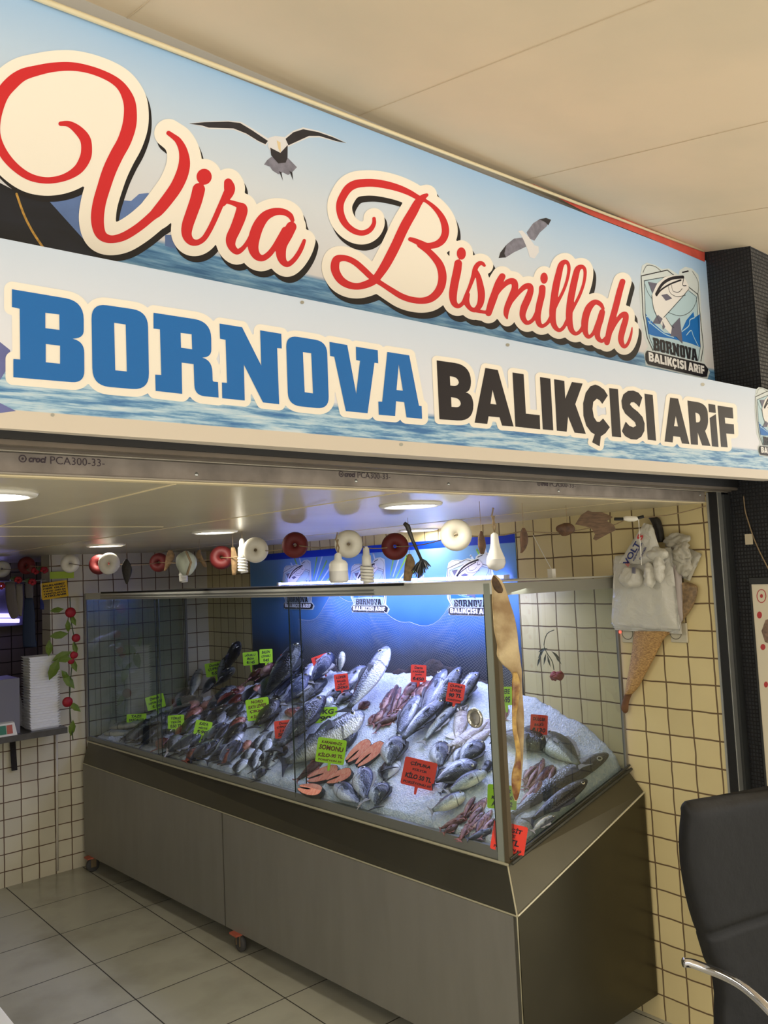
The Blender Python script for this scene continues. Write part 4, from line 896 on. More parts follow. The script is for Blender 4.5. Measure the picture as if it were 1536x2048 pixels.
fish('slim', 'mullet', 654, 1513, 597, 1562, 15, 'brown tail piece lying below the whole salmon')
fish('slim', 'bass', 622, 1447, 560, 1490, 18, 'slim striped fish right of the red çipura 50 tag')
# red mullet heap
many('slim', 'mullet', [(794,1371,788,1404,11), (802,1376,784,1432,11), (838,1366,808,1400,18), (863,1367,832,1400,18), (774,1396,763,1424,13), (781,1409,766,1440,13), (753,1431,742,1450,12), (802,1432,752,1453,13), (835,1404,796,1422,11), (792,1434,766,1452,11), (820,1392,790,1424,12), (768,1424,748,1448,12)], 'reddish fish in the fan shaped heap below the red 450 tag', 'red mullets below the red 450 tag', nm='red_mullet')
fish('slim', 'mullet', 741, 1407, 720, 1424, 13, 'lone reddish fish beside the large silver fish tail')
# sea breams low right
fish('oval', 'bream', 799, 1482, 786, 1545, 44, 'banded sea bream standing left of the red çipura 50 kilo tag', lift=.02, nm='sea_bream')
fish('oval', 'bream', 790, 1520, 770, 1566, 40, 'sea bream low behind the red kilo tag, dusted with ice', nm='sea_bream', flip=1)
fish('oval', 'bream', 880, 1486, 884, 1538, 38, 'sea bream sunk in ice above the red kilo tag', nm='sea_bream')
fish('oval', 'bream', 968, 1492, 925, 1540, 40, 'sea bream with white belly beside the corner post', lift=.02, nm='sea_bream')
fish('oval', 'bream', 932, 1496, 912, 1532, 24, 'half hidden sea bream left of the corner post one', nm='sea_bream')
fish('oval', 'bream', 864, 1528, 868, 1570, 26, 'dark headed sea bream peeking behind the red kilo tag', nm='sea_bream')
fish('oval', 'bream', 960, 1538, 874, 1578, 34, 'long dark backed bream lying flat right of the red kilo tag', lift=.02, nm='sea_bream')
fish('oval', 'dark', 924, 1561, 884, 1588, 16, 'narrow dark bream under the long flat one', nm='sea_bream', flip=1)
fish('slim', 'pale', 977, 1556, 904, 1597, 26, 'pale yellow bellied fish near the green corner tag', lift=.02, flip=1)
fish('slim', 'pale', 937, 1601, 871, 1634, 25, 'lowest pale yellow bellied fish in the ice', lift=.02, flip=1)
fish('slim', 'bass', 980, 1524, 965, 1552, 20, 'blue fish pressed against the corner post')
fish('oval', 'silver', 727, 1543, 736, 1608, 40, 'silver bream standing upright right of the salmon steaks', lift=.015, nm='sea_bream')
fish('oval', 'silver', 674, 1573, 724, 1612, 34, 'silver bream lying below the salmon steaks', lift=.01, nm='sea_bream')
fish('oval', 'bream', 766, 1572, 757, 1620, 42, 'dark backed bream with head up in front of the ice heap', lift=.01, nm='sea_bream')
many('slim', 'mullet', [(974,1598,950,1636,14), (966,1612,932,1664,16), (946,1624,902,1652,14), (932,1640,884,1660,13), (960,1640,920,1680,14), (984,1622,960,1672,14), (916,1652,890,1668,12), (982,1652,950,1672,12)], 'reddish brown fish in the front heap by the corner post', 'red mullets in the front corner', nm='red_mullet')
fish('slim', 'bass', 985, 1661, 938, 1680, 14, 'slim blue fish along the front rail at the corner')
# left half
fish('slim', 'dark', 480, 1295, 462, 1345, 18, 'dark fish with white belly standing tall right of the green donuk tag', lift=.02, flip=1)
fish('slim', 'pale', 466, 1342, 436, 1374, 12, 'slim whitish fish below the tall dark fish', flip=1)
fish('slim', 'dark', 453, 1318, 440, 1366, 14, 'grey fish behind the green donuk tag')
fish('slim', 'pale', 402, 1348, 386, 1400, 20, 'pale bellied fish left of the green donuk tag', lift=.02, flip=1)
fish('slim', 'dark', 378, 1374, 358, 1414, 20, 'dark fish leftmost of the upright row')
fish('slim', 'pale', 429, 1360, 406, 1392, 12, 'small pale fish under the green donuk tag')
many('slim', 'red', [(522,1348,500,1366,20), (490,1378,466,1392,18), (424,1408,398,1422,18), (462,1396,436,1408,16), (392,1412,372,1430,14)], 'pinkish red fillet like fish on the left ice heap', 'pink fish on the left heap')
fish('slim', 'mullet', 546, 1334, 526, 1356, 12, 'pink and white fish under the small green tag pair')
fish('oval', 'dark', 540, 1358, 528, 1398, 30, 'round dark fish under the small green tag pair', nm='sea_bream')
fish('oval', 'dark', 512, 1378, 494, 1408, 24, 'round dark fish left of its twin, above the double green tag', nm='sea_bream')
many('slim', 'dark', [(494,1452,446,1496,34), (446,1428,418,1470,24), (452,1452,436,1500,20), (430,1486,402,1522,24), (452,1400,422,1424,14), (480,1412,440,1440,16), (498,1428,470,1450,18), (400,1438,372,1470,18), (366,1432,330,1452,14), (414,1462,384,1496,18), (470,1476,446,1512,20), (388,1402,352,1428,16), (424,1440,392,1462,14)], 'dark grey fish in the crowded left pile', 'dark fish in the crowded left pile')
fish('slim', 'pale', 411, 1478, 344, 1512, 16, 'white fish lying low near the left front glass', lift=.02)
fish('slim', 'pale', 403, 1418, 388, 1446, 11, 'small white fish beside the green tirsi tag')
many('slim', 'red', [(378,1456,358,1476,14), (404,1502,376,1526,20), (338,1474,322,1500,22), (470,1500,452,1528,22), (490,1440,466,1468,16), (500,1484,486,1504,12)], 'orange red fish between the dark fish near the front rail', 'orange red fish near the front rail')
many('slim', 'dark', [(308,1458,252,1484,24), (356,1478,338,1506,24), (320,1440,286,1456,14), (290,1468,250,1480,16), (374,1482,352,1512,18), (330,1458,300,1476,16)], 'grey brown fish at the far left of the ice', 'grey brown fish at the far left')
many('oval', 'bream', [(528,1474,512,1504,28), (548,1466,534,1500,26), (568,1484,542,1506,24), (528,1508,516,1540,28), (492,1520,474,1550,28), (524,1540,514,1562,24), (552,1512,536,1540,22), (504,1500,492,1524,20)], 'small sea bream in the cluster below the red çipura 50 tag', 'small breams below the red tag', nm='sea_bream')
fish('slim', 'pale', 222, 1462, 300, 1452, 10, 'long whitish fish lying flat at the far left end', lift=.01)
fish('slim', 'pale', 210, 1470, 268, 1468, 9, 'second whitish fish just below the long one at far left')
fish('slim', 'silver', 196, 1442, 252, 1440, 9, 'thin silver fish behind the far left small green tag')

rr_ = random.Random(11)
def crowd(kind, m, region, n, L, w_, ang, label, group, **kw):
    k = 0; (xa, ya), (xb_, yb_), (xc, yc), (xd, yd) = region
    while k < n:
        u, v = rr_.random(), rr_.random()
        x = (xa*(1-u)+xb_*u)*(1-v)+(xd*(1-u)+xc*u)*v; y = (ya*(1-u)+yb_*u)*(1-v)+(yd*(1-u)+yc*u)*v
        a = math.radians(ang+rr_.uniform(-16, 16)); l_ = L*rr_.uniform(.8, 1.2)/2
        fish(kind, m, x+math.cos(a)*l_, y-math.sin(a)*l_, x-math.cos(a)*l_, y+math.sin(a)*l_, w_*rr_.uniform(.85, 1.2), label, group, flip=None, lift=rr_.uniform(0, .012), **kw); k += 1
crowd('slim', 'dark', [(330, 1432), (540, 1372), (548, 1440), (300, 1480)], 26, 50, 15, 50, 'dark grey fish in the crowded left pile', 'dark fish in the crowded left pile')
crowd('slim', 'bass', [(360, 1470), (500, 1440), (470, 1520), (380, 1505)], 12, 52, 15, 50, 'silver sided fish in the lower left pile', 'silver fish in the lower left pile')
crowd('slim', 'red', [(350, 1440), (520, 1366), (520, 1400), (360, 1470)], 7, 34, 14, 40, 'orange red fish between the dark fish near the front rail', 'orange red fish near the front rail')
crowd('oval', 'bream', [(520, 1460), (590, 1466), (560, 1530), (500, 1530)], 8, 38, 20, 60, 'small sea bream in the cluster below the red çipura 50 tag', 'small breams below the red tag', nm='sea_bream')
crowd('slim', 'dark', [(235, 1462), (330, 1440), (340, 1490), (250, 1478)], 7, 50, 14, 25, 'grey brown fish at the far left of the ice', 'grey brown fish at the far left')
crowd('slim', 'bass', [(548, 1380), (600, 1330), (640, 1350), (560, 1410)], 5, 56, 14, 58, 'grey fish around the glass divider below the top red tags', 'grey fish around the divider')
crowd('slim', 'bass', [(880, 1400), (925, 1370), (960, 1400), (860, 1460)], 5, 70, 15, 58, 'silver fish filling the pile of sea bass by the red 90 tag', 'sea bass pile by the red 90 tag')
crowd('slim', 'mullet', [(770, 1400), (850, 1372), (830, 1420), (760, 1450)], 8, 44, 9, 62, 'reddish fish in the fan shaped heap below the red 450 tag', 'red mullets below the red 450 tag', nm='red_mullet')
crowd('slim', 'mullet', [(905, 1640), (975, 1600), (985, 1668), (920, 1668)], 8, 42, 11, 50, 'reddish brown fish in the front heap by the corner post', 'red mullets in the front corner', nm='red_mullet')
crowd('slim', 'mullet', [(1046, 1560), (1100, 1525), (1104, 1572), (1056, 1600)], 8, 44, 12, 55, 'small reddish brown fish in the heap behind the right end glass', 'red mullets behind the end glass', nm='red_mullet')
# salmon steaks
M_flesh = mat('salmon_flesh', srgb(214, 112, 88), .35, col2=srgb(228, 160, 132), nscale=60, stretch=(1, 3, 1), coat=.3)
M_skin = mat('salmon_steak_skin', srgb(70, 72, 74), .35, noise_=.4)
def steak(x0, y0, x1, y1, wpx, label):
    a, b = hit(x0, y0), hit(x1, y1); mid = (a+b)/2; d = a-b; L = d.length
    e = .02; n = V((-(bed(mid.x+e, mid.y)-bed(mid.x-e, mid.y))/(2*e), -.05, 1)).normalized(); n = (n+V((-.2, -.55, .1))).normalized()
    X = d.normalized(); n = (n-X*n.dot(X)).normalized(); Y = n.cross(X)
    w_ = wpx*(mid-C).dot(F_)/FPX*.62
    prof = [(.5, .0), (.46, .3), (.3, .46), (.05, .5), (-.2, .42), (-.42, .26), (-.5, .14), (-.44, .05), (-.1, .08), (.08, .0), (-.1, -.08), (-.44, -.05), (-.5, -.14), (-.42, -.26), (-.2, -.42), (.05, -.5), (.3, -.46), (.46, -.3)]
    pr = rpoly([(x, y, .06) for x, y in prof])
    T = .026
    def pt(u, v, h): return mid+X*(u*L)+Y*(v*w_*1.6)+n*(h+.012)
    tri = poly(pr)[1]; k = len(pr)
    e_ = empty('salmon_steak', mid, label, 'salmon steak', 'salmon steaks')
    bpart(MB().add([pt(u, v, T) for u, v in pr]+[pt(u, v, 0) for u, v in pr], list(tri)+[tuple(k+i for i in t)[::-1] for t in tri]), 'flesh', M_flesh, e_)
    bpart(MB().add([pt(u*1.03, v*1.03, T*.97) for u, v in pr]+[pt(u*1.03, v*1.03, 0) for u, v in pr], [(i, (i+1) % k, k+(i+1) % k, k+i) for i in range(k)]), 'skin', M_skin, e_)
steak(742, 1490, 696, 1532, 26, 'upper left salmon steak of the leaning pair behind the silver bream')
steak(770, 1494, 716, 1540, 28, 'upper right salmon steak showing its dark skin edge')
steak(684, 1545, 622, 1566, 30, 'salmon steak lying left in the lower row')
steak(710, 1550, 660, 1570, 26, 'salmon steak with dark skin touching the upright silver bream')
steak(652, 1592, 606, 1584, 26, 'salmon steak nearest the front rail')

# ------------------------------------------------------------------ price tags
M_lime = mat('lime_card', srgb(176, 232, 30), .6, emit=None); M_or = mat('orange_red_card', srgb(250, 66, 48), .6)
M_red_ink = mat('brown_red_ink', srgb(104, 34, 30), .6)
def price(cx, cy, w, h, tilt, col, lines, label, ink=M_ink, dz=0, spike=1, depth=None):
    base = hit(cx, cy+h/2+8)
    dd = (base-C).dot(F_)-.035-dz if depth is None else depth
    c = atd(cx, cy, dd)
    k = dd/FPX; w_, h_ = w*k, h*k
    n = (C-c); n.z = 0; n.normalize(); n = (n+V((-.15, -.05, .12))).normalized()
    Ux = V((0, 0, 1)).cross(n).normalized(); Uy = n.cross(Ux)
    a = math.radians(tilt); X = Ux*math.cos(a)+Uy*math.sin(a); Y = -Ux*math.sin(a)+Uy*math.cos(a)
    e = empty('price_tag', c, label, 'price tag', 'hand written price tags')
    q = rpoly([(-.5, -.5, .08), (.5, -.5, .08), (.5, .5, .08), (-.5, .5, .08)]); kk = len(q); tri = poly(q)[1]
    P = lambda u, v, o=0: c+X*(u*w_)+Y*(v*h_)+n*o
    mb = MB().add([P(u, v, .001) for u, v in q]+[P(u, v, -.001) for u, v in q], [t if 1 else t for t in tri]+[tuple(kk+i for i in t)[::-1] for t in tri]+[(i, (i+1) % kk, kk+(i+1) % kk, kk+i) for i in range(kk)])
    bpart(mb, 'card', M_lime if col == 'g' else M_or, e)
    if spike:
        s0 = P(0, -.48); s1 = P(0, -.5-14*k/h_*1)
        mb = MB().hexa([s1-X*.004-n*.001, s1+X*.004-n*.001, s1+X*.004+n*.001, s1-X*.004+n*.001], [s0-X*.007-n*.001, s0+X*.007-n*.001, s0+X*.007+n*.001, s0-X*.007+n*.001])
        bpart(mb, 'spike', M_lime if col == 'g' else M_or, e)
    mb = MB(); nl = len(lines); tot = sum(l[1] for l in lines); y = .44
    for s_, hh, ww in lines:
        lh = .88*hh/tot
        vs, fs = text2d(s_, .035 if hh < 1.3 else .045, .15)
        oy = y-lh/2; y -= lh; sk = random.uniform(-.03, .03)
        mb.add([P(u*ww*.9+random.uniform(-.004, .004), oy+v*lh*.72+u*sk, .0018) for u, v in vs], fs)
    bpart(mb, 'writing', ink, e)
B1 = 1
price(838, 1547, 66, 54, -14, 'r', [('ÇİPURA', 1.1, .7), ('KÜLTÜR', .6, .5), ('KİLO 50 TL', 1.4, .9), ('PORSİYONU 60', .7, .95)], 'large tilted orange red çipura kilo 50 tag in the front ice')
price(662, 1502, 58, 48, -10, 'g', [('KARADENİZ', .8, .8), ('SOMONU', 1.2, .95), ('KİLO-90 TL', 1.2, .95), ('PORSİYON 30', .6, .9)], 'large lime green somonu 90 tag over the whole salmon', M_red_ink, dz=.05)
price(516, 1418, 46, 42, 6, 'g', [('NORD', .8, .6), ('KAYA LEVREK', 1, .9), ('ÇIKMIŞ', 1, .8), ('KİLO-90', 1, .8)], 'doubled lime green levrek tag above the dark bass', M_red_ink)
price(570, 1458, 42, 34, 3, 'r', [('Donuk', .8, .6), ('ÇİPURASI', 1, .85), ('2 ADET', .7, .6), ('50 TL', 1.2, .8)], 'orange red çipura 50 tag left of the glass divider')
price(651, 1430, 48, 30, 0, 'g', [('1 KG', 1, .8), ('90', 1, .5)], 'green tag half hidden behind the big greenish sea bass', dz=-.09)
price(683, 1364, 28, 32, 4, 'r', [('LÜFER', 1.1, .8), ('BALIĞI', 1, .7), ('KİLO', .8, .6), ('200', 1, .9)], 'orange red lüfer tag above the small blue fish')
price(643, 1326, 34, 32, 17, 'r', [('Donuk', 1, .7), ('LEVREĞİ', 1, .85), ('₺40', 1, .6)], 'tilted orange red donuk tag beside the shiny silver fish')
price(577, 1322, 32, 27, -2, 'r', [('Donuk', 1, .7), ('ÇUPRA', 1, .8), ('₺75', 1, .6)], 'orange red tag at the heap top behind the large dark fish')
price(837, 1347, 31, 34, -4, 'r', [('Derin', .9, .6), ('KARİDES', .9, .85), ('Jumbo', .8, .5), ('₺450', 1.2, .8)], 'orange red 450 tag above the red mullet heap')
price(911, 1386, 35, 38, -11, 'r', [('ÇUPRA', .9, .8), ('LEVREK', .9, .75), ('90 TL', 1.3, .8), ('PORSİYONU', .7, .9)], 'orange red 90 tag between the upright sea bass')
price(1078, 1449, 34, 38, -5, 'r', [('DÜLGER', 1, .8), ('BALIĞI', .9, .6), ('₺130', 1.1, .85)], 'orange red dülger 130 tag behind the right end glass')
price(1018, 1676, 68, 56, -12, 'r', [('MEZGİT', 1.1, .8), ('TAZE', .6, .4), ('70 TL', 1.2, .7), ('PORSİYON 60', .7, .9)], 'orange red tag in the front corner behind the post', depth=(hit(1010, 1700)-C).dot(F_)+.02)
price(1004, 1594, 58, 46, -4, 'g', [('TEKİR', 1, .7), ('KİLO 120', 1, .8), ('ADET 72', 1, .8)], 'large lime green tag behind the corner post')
price(1012, 1392, 26, 36, 0, 'g', [('DERE', 1, .7), ('₺95', 1.3, .7)], 'green tag seen through the end glass beside the dried fish')
price(430, 1338, 38, 27, 8, 'g', [('Donuk', .9, .6), ('ÇUPRASI', 1, .8), ('₺50', 1, .5)], 'lime green donuk tag highest on the left heap')
price(501, 1317, 30, 26, 3, 'g', [('UĞURLU', 1, .8), ('Bön', .8, .5), ('₺145', 1, .6)], 'lime green tag, left of the small pair at the heap top')
price(532, 1312, 26, 27, 0, 'g', [('BALON', 1, .7), ('ÇİZGİLİ', 1, .8), ('₺45', 1, .5)], 'dull green tag, right of the small pair at the heap top')
price(311, 1404, 36, 27, 12, 'g', [('Donuk', 1, .6), ('LEVREĞİ', 1, .85), ('₺30', 1, .5)], 'lime green tag tilted up at the left of the ice')
price(273, 1436, 38, 16, -2, 'g', [('TAZE', 1, .6), ('SARDALYA', 1, .85)], 'small flat lime green tag farthest left on the ice', spike=0)
price(352, 1444, 32, 27, 0, 'g', [('TİRSİ', 1, .7), ('TEKİR', .9, .7), ('₺50 TL', 1.1, .8)], 'lime green tag standing at the left pane joint')
price(406, 1456, 33, 28, -14, 'g', [('KAYA', 1, .6), ('MİDYE', .8, .6), ('₺90', 1.1, .7)], 'slanted lime green 90 tag among the dark fish')

# ------------------------------------------------------------------ banner behind the case
BN = Plane2((-.003, 3.186), (-.003, .905)); bn = empty('blue_banner', (-.003, 2.05, 1.5), 'blue printed banner with three fish badges behind the display case', 'banner')
bu = lambda Y: (V((0, Y, 0))-BN.O).dot(BN.U)
M_ban = bpy.data.materials.new('banner_print'); M_ban.use_nodes = True; nt = M_ban.node_tree; b_ = nt.nodes['Principled BSDF']; b_.inputs['Roughness'].default_value = .35
g_ = nd(nt, 'ShaderNodeNewGeometry'); sp_ = nd(nt, 'ShaderNodeSeparateXYZ'); nt.links.new(g_.outputs['Position'], sp_.inputs[0])
nz_ = nd(nt, 'ShaderNodeTexNoise'); nz_.inputs['Scale'].default_value = 5; nt.links.new(g_.outputs['Position'], nz_.inputs[0])
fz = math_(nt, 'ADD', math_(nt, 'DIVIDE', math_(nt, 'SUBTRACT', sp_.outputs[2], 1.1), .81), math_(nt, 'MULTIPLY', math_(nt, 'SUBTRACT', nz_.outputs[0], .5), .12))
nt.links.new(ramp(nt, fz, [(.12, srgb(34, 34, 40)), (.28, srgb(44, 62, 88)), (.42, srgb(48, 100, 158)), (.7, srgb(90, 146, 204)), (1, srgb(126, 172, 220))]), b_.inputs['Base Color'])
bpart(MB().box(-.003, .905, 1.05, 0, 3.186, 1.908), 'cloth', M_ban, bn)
u0, u1 = bu(3.186), bu(.905)
if u0 > u1: u0, u1 = u1, u0
flat([poly([(u0, 1.868), (u1, 1.868), (u1, 1.908), (u0, 1.908)])], BN, .0006, 'top_stripe', mat('stripe_print', srgb(10, 56, 190), .35), bn, px=False)
rays = []
for ci, cyy in ((2.52, 1.62), (1.82, 1.62), (1.0, 1.6)):
    for a in range(-70, 71, 10):
        if abs(a) < 18: continue
        r1, r0 = .26, .13; sa, ca = math.sin(math.radians(a)), math.cos(math.radians(a)); uc = bu(ci)
        z1 = min(cyy+r1*ca+.02, 1.866); 
        rr = (z1-cyy)/ca
        ua, ub = uc+sa*r0, uc+sa*rr
        if u0 < ua < u1 and u0 < ub < u1: rays.append(ribbon([(ua, cyy+ca*r0, .006), (ub, z1, .012)], n=1))
flat(rays[::2], BN, .0005, 'lime_ray', mat('lime_print', srgb(150, 206, 90), .4), bn, px=False)
flat(rays[1::2], BN, .0005, 'white_ray', mat('white_ray_print', srgb(210, 226, 244), .4), bn, px=False)
bh = UP.px(1350, 530)[1]-UP.px(1330, 740)[1]
for x, yt, yb in ((596, 1118, 1236), (738, 1118, 1240), (942, 1115, 1242)):
    c0 = BN.px(x, (yt+yb)/2); hh = BN.px(x, yt)[1]-BN.px(x, yb)[1]; k = .34/bh*.86
    put_badge(BN, bn, (lambda c0, k: (lambda X, Z: (c0[0]+(X-bc[0])*k*1.05, c0[1]+(Z-bc[1])*k)))(c0, k), .001)
# dark folded nets heaped behind the ice
vs = []; NH, MH = 90, 12
for i in range(NH+1):
    Y = .96+1.3*i/NH; hgt_ = 1.25+.05*math.sin(Y*5.5)+.03*noise.noise(V((Y*8, 0, 2)))
    for j in range(MH+1):
        a = math.pi*j/MH; q = V((-.045-.036*math.cos(a), Y, 1.0+(hgt_-1.0)*math.sin(a)))
        vs.append(q+V((noise.noise(q*18)*.012, 0, noise.noise(q*24)*.02)))
tag(MB().add(vs, [(i*(MH+1)+j, (i+1)*(MH+1)+j, (i+1)*(MH+1)+j+1, i*(MH+1)+j+1) for i in range(NH) for j in range(MH)]).build('folded_net', mat('folded_net', srgb(62, 50, 46), .8, col2=srgb(34, 34, 38), nscale=22, bump=.8, bscale=90), None, True), 'dark brown folded net heaped along the banner behind the ice', 'net')
# net draped before the banner
M_net = mat('net_twine', srgb(196, 190, 176), .8)
nb = MB(); an = [(2.62, 1.5), (2.25, 1.66), (1.95, 1.68), (1.6, 1.5), (1.3, 1.62), (1.05, 1.66), (.92, 1.5)]
def topn(Y):
    for (a, b), (c, d) in zip(an, an[1:]):
        if c <= Y <= a:
            t = (Y-a)/(c-a); return b+(d-b)*t-.07*math.sin(math.pi*t)
    return 1.5
NY, NZ = 84, 26
def np_(i, j):
    Y = .93+1.68*i/NY; z1 = topn(Y); z = z1+(1.2-z1)*j/NZ
    return V((-.02-.012*math.sin(Y*17+j*.2), Y+.006*math.sin(j*1.1), z))
def tape(a, b, w_=.0003):
    d = (b-a).normalized(); s = d.cross(V((1, 0, 0))).normalized()*w_; nb.add([a-s, b-s, b+s, a+s], [(0, 1, 2, 3)])
for i in range(NY):
    for j in range(NZ):
        tape(np_(i, j), np_(i+1, j+1)); tape(np_(i+1, j), np_(i, j+1))
tag(nb.build('fishing_net', M_net), 'fine fishing net draped in front of the blue banner', 'net')
tag(MB().tube([np_(i, 0)+V((-.004, 0, 0)) for i in range(0, NY+1, 2)], .001, 5).build('net_rope', M_net, None, True), 'thin rope edging the top of the draped fishing net', 'rope')

# ------------------------------------------------------------------ garland of floats
M_rope = mat('hemp_rope', srgb(150, 128, 96), .8, noise_=.3, nscale=80)
M_fw = mat('white_float', srgb(226, 220, 204), .42, noise_=.12, nscale=18); M_fr = mat('red_float', srgb(104, 24, 24), .6, noise_=.25, nscale=14)
flo = [('w', 912, 1070, 64, 'largest white ring float, hanging near the shutter'), ('r', 790, 1093, 54, 'red ring float between the two biggest white floats'), ('w', 697, 1088, 56, 'white ring float above the cylindrical lamp bulb'), ('r', 590, 1090, 52, 'red ring float left of the white one over the lamp bulb'), ('w', 511, 1100, 51, 'white ring float with a rope end beside the spiral bulb'), ('r', 443, 1115, 47, 'red ring float left of the spiral bulb'), ('r', 318, 1125, 38, 'brownish red float partly behind dried decorations'), ('w', 218, 1127, 43, 'white ring float overlapping a dark red float'), ('r', 198, 1129, 40, 'dark red float hidden behind a white ring float'), ('w', 140, 1127, 37, 'white ring float above the lime paper note'), ('r', 53, 1131, 35, 'red float above the hanging grey gloves'), ('w', 4, 1138, 33, 'white float cut by the left edge of the photo')]
ax = V((-.62, -.78, .02)).normalized(); fpos = []
for c_, x, y, w_, lb in flo:
    d = FPX*.105/w_; d = min(d, 5.15); p = atd(x, y, d); rad = w_*d/FPX/2
    if x in (198, 218): p = atd(x, y, 4.1 if x == 218 else 4.2); rad = w_*(4.1 if x == 218 else 4.2)/FPX/2
    fpos.append((x, p))
    jit = V((random.uniform(-.1, .1), random.uniform(-.1, .1), random.uniform(-.08, .08)))
    Mx = Matrix.Translation(p) @ (ax+jit).normalized().to_track_quat('Z', 'Y').to_matrix().to_4x4()
    e = tag(MB().build('net_float', None), lb, 'float', 'net floats on the rope') if False else None
    e = empty('net_float', p, lb, 'float', 'net floats on the rope')
    rm = rad*.56; rn = rad*.44
    prof = [(rm+rn*math.cos(a*math.pi/9), rn*1.05*math.sin(a*math.pi/9)) for a in range(19)]
    bpart(MB().lathe(prof, 28, Mx), 'ring', M_fw if c_ == 'w' else M_fr, e, True)
    bpart(MB().lathe([(rad*.995, -.0012), (rad*1.012, 0), (rad*.995, .0012)], 28, Mx), 'moulding_seam', M_fw if c_ == 'w' else M_fr, e, True)
pts = []
fp = sorted(fpos, key=lambda q: -q[0]); prev = onX(1258, 1040, -.12)
path = [onX(1412, 1012, -.02), onX(1258, 1036, -.14), onX(1180, 1056, -.3), onX(1047, 1062, -.55)]+[p for x, p in fp if x not in (198,)]
rp = []
for a, b in zip(path, path[1:]):
    for k in range(6):
        t = k/6; q = a.lerp(b, t); q.z -= .012*math.sin(math.pi*t); rp.append(q)
rp.append(path[-1])
tag(MB().tube(rp, .0022, 6).build('float_rope', M_rope, None, True), 'thin hemp rope carrying the floats and dried decorations', 'rope')
def rope_at(x, y, dflt):     # depth of garland near pixel column x
    ps = sorted(fpos, key=lambda q: q[0])
    for (x0, a), (x1, b) in zip(ps, ps[1:]):
        if x0 <= x <= x1: return (a.lerp(b, (x-x0)/(x1-x0))-C).dot(F_)
    return dflt
def hang(x, y, d): return atd(x, y, d)
def string_to(mb, p, dz=.06): mb.tube([p, p+V((.004, .004, dz/2)), p+V((0, 0, dz))], .0012, 5)
# bulbs
def spiral_bulb(x, yt, yb, d, label, r=.02):
    t, b = atd(x, yt, d), atd(x, yb, d); H = (t-b).length; e = empty('spiral_bulb', t, label, 'light bulb', 'old bulbs on the rope')
    bpart(MB().lathe([(.006, .01), (.012, 0), (.013, -H*.18), (.017, -H*.2), (.019, -H*.45), (.014, -H*.5)], 16, Matrix.Translation(t)), 'bulb_base', M_white, e, True)
    mb = MB(); n = 60; mb.tube([t+V((r*.85*math.cos(k*.55), r*.85*math.sin(k*.55), -H*.5-H*.48*k/n)) for k in range(n+1)], .0055, 6)
    bpart(mb, 'spiral_tube', M_white, e, True)
    mb = MB(); string_to(mb, t, .05); bpart(mb, 'string', M_rope, e)
spiral_bulb(484, 1082, 1146, rope_at(484, 0, 3.3), 'white spiral bulb hanging beside a white and a red float')
spiral_bulb(732, 1098, 1166, rope_at(732, 0, 2.9), 'large spiral bulb between white float and red float', .026)
spiral_bulb(366, 1130, 1164, rope_at(366, 0, 4), 'small spiral bulb below the pale wrapped float')
def led_bulb(x, yt, yb, d, label, cyl=False):
    t, b = atd(x, yt, d), atd(x, yb, d); H = (t-b).length; e = empty('light_bulb', t, label, 'light bulb', 'old bulbs on the rope')
    T = Matrix.Translation(t)
    if cyl:
        bpart(MB().lathe([(.004, .012), (.012, .006), (.014, -H*.12), (.028, -H*.2), (.034, -H*.3), (.034, -H*.55)], 20, T), 'bulb_base', M_white, e, True)
        bpart(MB().lathe([(.034, -H*.55), (.035, -H*.9), (.03, -H*.98), (.001, -H)], 20, T), 'globe', mat('milky_globe', srgb(200, 200, 214), .25), e, True)
    else:
        bpart(MB().lathe([(.004, .01), (.011, .004), (.013, -H*.2), (.016, -H*.35), (.026, -H*.6), (.028, -H*.66)], 20, T), 'bulb_base', M_white, e, True)
        bpart(MB().lathe([(.028, -H*.66), (.029, -H*.78), (.023, -H*.92), (.001, -H)], 20, T), 'globe', mat('milky_globe', srgb(210, 208, 204), .25), e, True)
    mb = MB(); mb.tube([t+V((0, 0, .005)), t+V((.006, 0, .03)), t+V((-.004, .003, .06)), t+V((.002, 0, .085))], .003, 6); mb.tube([t+V((.003, 0, 0)), t+V((-.006, 0, .03)), t+V((.006, .003, .06))], .003, 6)
    bpart(mb, 'knotted_string', M_rope, e)
led_bulb(989, 1072, 1142, 2.45, 'white LED bulb hanging from a knotted string by the case corner')
led_bulb(676, 1112, 1166, 2.95, 'squat cylindrical lamp bulb resting over the case top', True)
# dried things
def blob(pts, d, name, m, label, cat, group='dried decorations on the rope', thick=.4, depthv=None):
    """closed body: rows (y, xleft, xright) in the photograph at distance d, elliptical sections"""
    mb = MB(); vs = []; n = 12
    Q = catmull(pts, 4)
    for k_, (y, a, b) in enumerate(Q):
        dd = d if not callable(d) else d(y)
        l, r = atd(a, y, dd), atd(b, y, dd); c = (l+r)/2; h = (r-l)/2; f = F_*h.length*thick
        vs += [c+h*math.cos(i*2*math.pi/n)+f*math.sin(i*2*math.pi/n) for i in range(n)]
    m_ = len(Q); fs = [(i*n+k, i*n+(k+1) % n, (i+1)*n+(k+1) % n, (i+1)*n+k) for i in range(m_-1) for k in range(n)]+[tuple(range(n))[::-1], tuple((m_-1)*n+k for k in range(n))]
    mb.add(vs, fs); o = mb.build(name, m, None, True)
    if label: tag(o, label, cat, group)
    return o
M_dry = mat('dried_brown', srgb(92, 62, 38), .6, noise_=.5, nscale=60, bump=.4)
M_dry2 = mat('dried_dark', srgb(40, 34, 26), .6, noise_=.5, nscale=50, bump=.4)
blob([(1062, 960, 964), (1075, 956, 969), (1092, 956, 972), (1108, 961, 968)], 2.45, 'small_dried_fish', M_dry, 'small brown dried fish head left of the LED bulb', 'dried fish')
